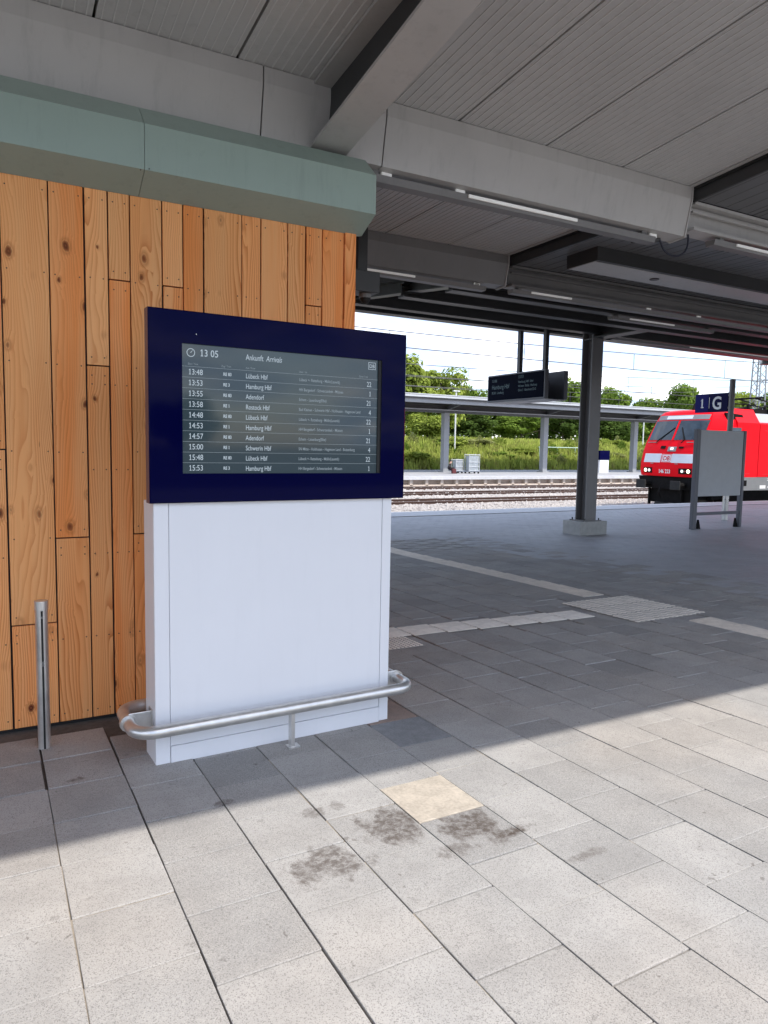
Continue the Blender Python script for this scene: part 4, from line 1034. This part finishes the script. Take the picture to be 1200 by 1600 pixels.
# dome camera on a dark bracket box
cc = thing('dome_camera', (3.30, 6.5, 3.14), 'small dome camera under a dark box at the right end of the timber wall', 'camera')
MB().cbox(3.12, 3.40, 6.35, 6.6, 3.16, 3.36, .01).build('bracket_box', 'steelB', cc)
MB().box(3.2, 3.3, 6.43, 6.53, 3.36, 4.14).build('drop_rod', 'steelB', cc)
dm = MB()
for k in range(6):
    a = k * math.pi / 2 / 5.2
    for q in range(12): dm.v.append((3.30 + .055 * math.cos(a) * math.cos(q * math.pi / 6), 6.47 + .055 * math.cos(a) * math.sin(q * math.pi / 6), 3.16 - .035 - .06 * math.sin(a)))
for k in range(5):
    for q in range(12): dm.f.append((k * 12 + q, k * 12 + (q + 1) % 12, k * 12 + 12 + (q + 1) % 12, k * 12 + 12 + q)); dm.mi.append(0)
dm.f.append(tuple(range(60, 72))); dm.mi.append(0)
dm.build('dome', 'black', cc, True); MB().tube([(3.30, 6.47, 3.16), (3.30, 6.47, 3.12)], .062, 12).build('collar', 'steel', cc)

# ------------------------------------------------------------------ hanging train display
hd = thing('hanging_display', (11.7, 14.3, 2.87), 'dark double sided train display hanging from two poles under the roof', 'display')
def disp(xa, xb, y0, y1, name):
    o = MB().cbox(xa, xb, y0, y1, 2.88, 3.565, .012).build(name, 'frame', hd); return o
d1 = disp(11.5, 11.62, 13.18, 15.40, 'screen_housing')
MB().box(11.492, 11.5, 13.22, 15.36, 2.92, 3.53).build('screen', 'dispdark', d1)
d2 = disp(12.10, 12.22, 13.18, 15.40, 'screen_housing')
MB().box(12.22, 12.228, 13.22, 15.36, 2.92, 3.53).build('screen', 'dispdark', d2)
MB().box(11.55, 12.2, 13.2, 15.38, 2.862, 2.88).build('tray', 'alu', hd)
MB().box(11.75, 12.0, 13.6, 15.0, 2.95, 3.35).build('control_box', 'locoblack', hd)
for y in (14.33, 13.38): MB().box(11.62, 11.72, y - .05, y + .05, 2.9, 4.95).build('pole', 'steelB', hd)
tx = MB()
def dplace(y, z): return lambda u, v: (11.489, y - u, z + v)
text_into(tx, '13:08', dplace(15.2, 3.38), .1, .9); text_into(tx, 'Hamburg Hbf', dplace(15.2, 3.2), .16, .8); text_into(tx, 'RE 83  Lüneburg', dplace(15.2, 3.08), .09, .8)
text_into(tx, '13:53', dplace(14.15, 3.42), .1, .9)
for k, s_ in enumerate(('Hamburg Hbf  über', 'Winsen  Stelle  Harburg', 'Gleis 1  Abschnitt D-G')): text_into(tx, s_, dplace(14.15, 3.3 - .1 * k), .085, .85)
stuff(tx.build('lettering', 'dispink', d1))

# ------------------------------------------------------------------ notice board and platform sign
nb = thing('notice_board', (16.7, 12.21, ZE), 'grey blank notice board on two posts in front of the red locomotive', 'notice board')
for (xa, xb) in ((15.66, 15.80), (17.51, 17.61)):
    pz = MB().cbox(xa, xb, 12.16, 12.27, ZE, 2.27, .012).build('post', 'frame', nb)
MB().cbox(15.805, 17.505, 12.175, 12.262, .56, 2.25, .01).build('panel', 'alu', nb)
MB().box(15.805, 17.505, 12.18, 12.25, .07, .15).build('crossbar', 'frame', nb)
for x in (15.95, 17.44): MB().prism([(x - .06, ZE), (x + .06, ZE), (x + .02, ZE + .12), (x - .02, ZE + .24)], 12.19, 12.25, 'y').build('foot', 'locoblack', nb)
ps = thing('platform_sign', (18.93, 13.7, ZE), 'blue platform sign reading 1 G on a grey pole', 'sign')
MB().tube([(18.93, 13.62, ZE), (18.93, 13.62, 1.0)], .085, 14).build('pole_base', 'galv', ps, True)
MB().tube([(18.93, 13.62, 1.0), (18.90, 13.60, 3.80)], .078, 14).build('pole', 'steel', ps, True)
for z in (2.97, 3.32): MB().tube([(18.9, 13.6, z), (18.9, 13.6, z + .05)], .095, 12).build('clamp', 'steel', ps)
sg = MB().cbox(18.87, 18.93, 13.70, 14.80, 2.88, 3.43, .006).build('panel', 'signnavy', ps)
MB().box(18.864, 18.869, 14.34, 14.795, 2.885, 3.425).build('number_field', 'signblue', sg)
tx = MB()
def splace(y, z, X=18.860): return lambda u, v: (X, y - u, z + v)
text_into(tx, '1', splace(14.55, 3.02), .38, .85, 'CENTER', bold=.008); text_into(tx, 'G', splace(14.05, 2.97), .52, .85, 'CENTER', bold=.012)
tx.add([(18.860, 14.30, 3.0), (18.860, 14.315, 3.0), (18.860, 14.315, 3.32), (18.860, 14.30, 3.32)], [(0, 1, 2, 3)])
tx.build('lettering', 'signwhite', sg)

# ------------------------------------------------------------------ timber building
tb = thing('timber_building', (0, 4.82, gz(4.82)), 'station building clad in knotty orange larch boards with green sheet eaves', 'building')
MB().box(-3.2, 2.345, 4.845, 8.6, gz(4.9) - .08, 3.2).build('core', 'black', tb)
seams = [-.82, -.60, -.40, -.12, .088, .345, .541, .676, .806, 1.003, 1.135, 1.268, 1.525, 1.659, 1.853, 1.987, 2.113, 2.284]
butt = {.088: [.532], .345: [1.058], .541: [2.126], .676: [2.659], .806: [1.066], 1.003: [2.66], 1.987: [2.645], -.12: [1.6], 1.268: [.53], 1.525: [1.06], 1.135: [1.07]}
PB, PT = -.108, 3.186
ri = random.Random(5)
def plank(x0, x1, z0, z1, y0=4.82, y1=4.842):
    return MB().cbox(x0, x1, y0, y1, z0, z1, .0025)
for a, b in zip(seams, seams[1:]):
    zs = [PB] + butt.get(a, []) + [PT]
    for z0, z1 in zip(zs, zs[1:]):
        dx = ri.uniform(-.0015, .0015); g0 = 0 if z0 == PB else .004; g1 = 0 if z1 == PT else .004
        mb = plank(a + .0045 + dx, b - .0045 + dx, z0 + g0, z1 - g1)
        o = mb.build('plank', 'wood', tb); o.location = o.location + Vector((0, ri.uniform(-.001, .001), 0))
        # screws
        sc = MB()
        for zz_ in (z0 + .05, z1 - .06, z0 + .53, z0 + 1.06, z0 + 1.59, z0 + 2.12):
            if zz_ < z1 - .03:
                for xx in (a + .03, b - .03): sc.prism([(xx + .0045 * math.cos(q * 1.047), zz_ + .0045 * math.sin(q * 1.047)) for q in range(6)], 4.8185, 4.8205, 'y')
        stuff(sc.build('screw', 'railside', o))
MB().cbox(2.286, 2.372, 4.806, 4.842, PB, PT, .003).build('corner_board', 'wood', tb)
for k in range(18):
    MB().cbox(2.346, 2.368, 4.85 + k * .2, 4.85 + k * .2 + .19, PB, PT, .0025).build('plank', 'wood', tb)
fp = [(4.815, 3.182), (4.60, 3.277), (4.60, 3.542), (4.775, 3.700), (4.9, 3.700), (4.9, 3.20)]
for (x0, x1) in ((-3.2, .858), (.861, 2.42)): MB().prism(fp, x0, x1, 'x').build('fascia_panel', 'green', tb)
MB().prism([(4.835, 3.18), (4.835, 3.195), (4.60 + .02, 3.285), (4.62, 3.272)], -3.2, 2.41, 'x').build('drip_edge', 'black', tb) if False else None
MB().box(-3.2, 2.40, 4.9, 8.6, 3.2, 3.69).build('roof_slab', 'black', tb)
rv = MB()
for zz_ in (3.268,): rv.prism([(.835 + .004 * math.cos(q), 3.27 + .004 * math.sin(q)) for q in range(6)], 4.595, 4.6, 'y'); rv.prism([(.885 + .004 * math.cos(q), 3.285 + .004 * math.sin(q)) for q in range(6)], 4.595, 4.6, 'y')
rv.build('rivet', 'steelB', tb)
# galvanised post by the wall
gp = thing('steel_post', (.236, 4.47, gz(4.47)), 'short galvanised steel post standing in front of the timber wall', 'post')
g0 = gz(4.47); px_, py_, pr_r = .236, 4.45, .034
pp = [(px_ + pr_r * math.cos(R(a)), py_ + pr_r * math.sin(R(a))) for a in range(-82, 263, 15)]
pp = [(px_ + .006, py_ - pr_r * .98), ] + [(px_ + pr_r * math.cos(R(a)), py_ + pr_r * math.sin(R(a))) for a in range(-75, 256, 15)] + [(px_ - .006, py_ - pr_r * .98), (px_ - .006, py_ - pr_r + .016), (px_ + .006, py_ - pr_r + .016)]
MB().prism(pp, g0, .715, 'z').build('post_tube', 'galv', gp, True)
MB().prism([(px_ + .037 * math.cos(q * .2618), py_ + .037 * math.sin(q * .2618)) for q in range(24)], .70, .752, 'z').build('cap', 'galv', gp, True)
MB().box(px_ - .005, px_ + .005, py_ - pr_r - .0015, py_ - pr_r + .004, g0 + .004, .695).build('slot', 'black', gp)
for z in (.66, .40, .385): MB().tube([(px_, py_ - pr_r - .004, z), (px_, py_ - pr_r + .012, z)], .007, 8).build('rivet', 'steel', gp)

# ------------------------------------------------------------------ arrivals display stele
KX, KY, KA = .751, 3.888, R(1.5797)
kz = gz(KY)
ks = thing('arrivals_display', (KX, KY, kz), 'white arrivals display stele with dark blue screen housing and bumper rail', 'display stele')
def B(x0, x1, y0, y1, z0, z1, name, mt, par=None, c=.003):
    return MB().cbox(KX + x0, KX + x1, KY + y0, KY + y1, z0, z1, c).build(name, mt, par or ks)
Wp = 1.462; D = .235
B(0, Wp, .012, D, kz - .01, 1.34, 'pedestal', 'white', c=.004)
B(.0, .078, 0, .0115, kz, 1.337, 'stile', 'white', c=.003); B(Wp - .064, Wp, 0, .0115, kz, 1.337, 'stile', 'white', c=.003)
B(.081, Wp - .067, .0025, .0115, -.0, 1.337, 'front_panel', 'white', c=.002)
B(.081, Wp - .067, -.004, .0115, kz - .004, -.0035, 'kick_panel', 'white', c=.002)
# housing as a ring round the recessed screen
hx0, hx1, hz0, hz1 = -.026, 1.530, 1.338, 2.346
sx0, sx1, sz0, sz1 = .147, 1.356, 1.495, 2.178
yf, yb = -.035, .045
hb = MB()
def ring(y, a): return [(KX + p[0], KY + y, p[1]) for p in a]
o_ = [(hx0, hz0), (hx1, hz0), (hx1, hz1), (hx0, hz1)]; i_ = [(sx0, sz0), (sx1, sz0), (sx1, sz1), (sx0, sz1)]
c_ = .006; o2 = [(hx0 + c_, hz0 + c_), (hx1 - c_, hz0 + c_), (hx1 - c_, hz1 - c_), (hx0 + c_, hz1 - c_)]
vs = ring(yf, o2) + ring(yf, i_) + ring(yf + c_, o_) + ring(yb, o_) + ring(yf + .016, i_)
fs = []; mi = []
for q in range(4):
    n_ = (q + 1) % 4
    fs += [(q, n_, 4 + n_, 4 + q), (8 + q, 8 + n_, n_, q), (8 + q, 8 + n_, 12 + n_, 12 + q), (4 + q, 4 + n_, 16 + n_, 16 + q)]; mi += [0, 0, 1, 2]
fs.append((12, 13, 14, 15)); mi.append(1)
b0 = len(hb.v); hb.v += vs; hb.f += fs; hb.mi += mi
hs = hb.build('housing', ['blue', 'purple', 'black'], ks)
sc = MB().add([(KX + sx0 - .001, KY + yf + .0155, sz0), (KX + sx1 + .001, KY + yf + .0155, sz0), (KX + sx1 + .001, KY + yf + .0155, sz1), (KX + sx0 - .001, KY + yf + .0155, sz1),
               (KX + sx0, KY + yf + .03, sz0), (KX + sx1, KY + yf + .03, sz0), (KX + sx1, KY + yf + .03, sz1), (KX + sx0, KY + yf + .03, sz1)], [(0, 1, 2, 3), (4, 5, 6, 7), (0, 1, 5, 4), (2, 3, 7, 6), (1, 2, 6, 5), (3, 0, 4, 7)]).build('screen', 'screen', ks)
B(sx1 - .0205, sx1 - .0005, yf + .006, yf + .0150, sz0 + .001, sz1 - .001, 'bezel', 'black', None, .001)
B(.22, .224, yf - .002, yf, 2.225, 2.231, 'sensor', 'signwhite', None, .0005)
SWd, SHt = sx1 - sx0, sz1 - sz0
YT = KY + yf + .0148
def sp_(u0, v0): return lambda u, v: (KX + sx0 + u0 + u, YT, sz1 - v0 + v)
L = MB(); Dm = MB()
h0 = .118; rh = (SHt - h0) / 10.0
# clock symbol
cxk, czk = .050, .045
for rr0, rr1 in ((.019, .0222),):
    n_ = 24
    for q in range(n_):
        a, b = 2 * math.pi * q / n_, 2 * math.pi * (q + 1) / n_
        L.add([sp_(cxk, czk)(rr0 * math.cos(a), rr0 * math.sin(a)), sp_(cxk, czk)(rr1 * math.cos(a), rr1 * math.sin(a)), sp_(cxk, czk)(rr1 * math.cos(b), rr1 * math.sin(b)), sp_(cxk, czk)(rr0 * math.cos(b), rr0 * math.sin(b))], [(0, 1, 2, 3)])
L.add([sp_(cxk, czk)(-.003, 0), sp_(cxk, czk)(0, -.002), sp_(cxk, czk)(.010, .012), sp_(cxk, czk)(.009, .013)], [(0, 1, 2, 3)])
text_into(L, '13 05', sp_(.098, .060), .052, .86); text_into(L, 'Ankunft', sp_(.352, .060), .044, .72)
text_into(L, 'Arrivals', sp_(.470, .060), .044, .68, shear=.22)
for (u, s_) in ((.034, 'Zeit / Time'), (.215, 'Zug / Train'), (.352, 'Aus / From'), (.67, 'Über / Via'), (1.06, 'Gleis / Track')): text_into(Dm, s_, sp_(u, .108), .014, .85)
rowsT = [('13:48', 'RE 83', 'Lübeck Hbf', 'Lübeck +- Ratzeburg - Mölln(Lauenb)', '22'), ('13:53', 'RE 3', 'Hamburg Hbf', 'HH Bergedorf - Schwarzenbek - Müssen', '1'),
         ('13:55', 'RE 83', 'Adendorf', 'Echem - Lauenburg(Elbe)', '21'), ('13:58', 'RE 1', 'Rostock Hbf', 'Bad Kleinen - Schwerin Hbf - Holthusen - Hagenow Land', '4'),
         ('14:48', 'RE 83', 'Lübeck Hbf', 'Lübeck +- Ratzeburg - Mölln(Lauenb)', '22'), ('14:53', 'RE 1', 'Hamburg Hbf', 'HH Bergedorf - Schwarzenbek - Müssen', '1'),
         ('14:57', 'RE 83', 'Adendorf', 'Echem - Lauenburg(Elbe)', '21'), ('15:00', 'RE 1', 'Schwerin Hbf', 'SN Mitte - Holthusen - Hagenow Land - Boizenburg', '4'),
         ('15:48', 'RE 83', 'Lübeck Hbf', 'Lübeck +- Ratzeburg - Mölln(Lauenb)', '22'), ('15:53', 'RE 3', 'Hamburg Hbf', 'HH Bergedorf - Schwarzenbek - Müssen', '1')]
for k, (a, b, c, d, e) in enumerate(rowsT):
    v = h0 + rh * k
    Dm.add([sp_(.0, v)(0, 0), sp_(.0, v)(SWd - .02, 0), sp_(.0, v)(SWd - .02, .0016), sp_(.0, v)(0, .0016)], [(0, 1, 2, 3)])
    text_into(L, a, sp_(.036, v + .041), .042, .84); text_into(L, b, sp_(.225, v + .036), .024, .82, bold=.0005)
    text_into(L, c, sp_(.352, v + .042), .038, .72); text_into(Dm, d, sp_(.67, v + .037), .0235, .74, bold=.0003); text_into(L, e, sp_(1.145, v + .044), .042, .76, 'RIGHT')
text_into(L, 'DB', sp_(1.147, .048), .030, .95, 'CENTER')
for (u0, u1, v0, v1) in ((1.122, 1.172, .016, .0185), (1.122, 1.172, .0555, .058), (1.122, 1.1245, .0185, .0555), (1.1695, 1.172, .0185, .0555)):
    L.add([sp_(u0, v1)(0, 0), sp_(u1, v1)(0, 0), sp_(u1, v0)(0, 0), sp_(u0, v0)(0, 0)], [(0, 1, 2, 3)])
stuff(L.build('lettering', 'ink', sc)); stuff(Dm.build('lettering', 'inkdim', sc))
# bumper rail
RZ, RR, so_, sd_ = .137, .034, .115, .125
rr_ = .11
def arc(cx, cy, a0, a1, n=8): return [(KX + cx + rr_ * math.cos(R(a0 + (a1 - a0) * k / n)), KY + cy + rr_ * math.sin(R(a0 + (a1 - a0) * k / n)), RZ) for k in range(n + 1)]
x0, x1, y0, y1 = -sd_, Wp + sd_ - .01, -so_, D + .02
path = [(KX + .1, KY + y1 + .0, RZ)] if False else []
path = [(KX + .20, KY + y1 + .08, RZ)] + arc(x0 + rr_, y1 + .08 - rr_, 90, 180) + arc(x0 + rr_, y0 + rr_, 180, 270) + arc(x1 - rr_, y0 + rr_, 270, 360) + arc(x1 - rr_, y1 + .08 - rr_, 0, 90) + [(KX + Wp - .2, KY + y1 + .08, RZ)]
gr_ = MB().tube(path, RR, 16).build('bumper_rail', 'galv', ks, True)
for (xa, xb) in ((-sd_ + .0, 0), (Wp, Wp + sd_ - .01)):
    pl_ = MB().cbox(KX + xa - (0.0 if xa < 0 else 0), KX + xb, KY + .085, KY + .095, RZ - .075, RZ + .05, .004); pl_.build('bracket', 'galv', gr_)
    xx = -.006 if xa < 0 else Wp; MB().cbox(KX + xx, KX + xx + .006, KY + .05, KY + .14, RZ - .06, RZ + .06, .002).build('bracket_plate', 'galv', gr_)
    cxr = x0 if xa < 0 else x1
    MB().tube([(KX + cxr, KY + .075, RZ), (KX + cxr, KY + .105, RZ)], RR + .012, 16).build('collar', 'galv', gr_, True)
MB().box(KX + .735, KX + .757, KY - so_ - .022, KY - so_ + .022, gz(KY - so_), RZ - RR + .004).build('leg', 'galv', gr_)
MB().box(KX + .72, KX + .79, KY - so_ - .03, KY - so_ + .03, gz(KY - so_) - .002, gz(KY - so_) + .006).build('foot_plate', 'galv', gr_)
ks.rotation_euler = (0, 0, KA)
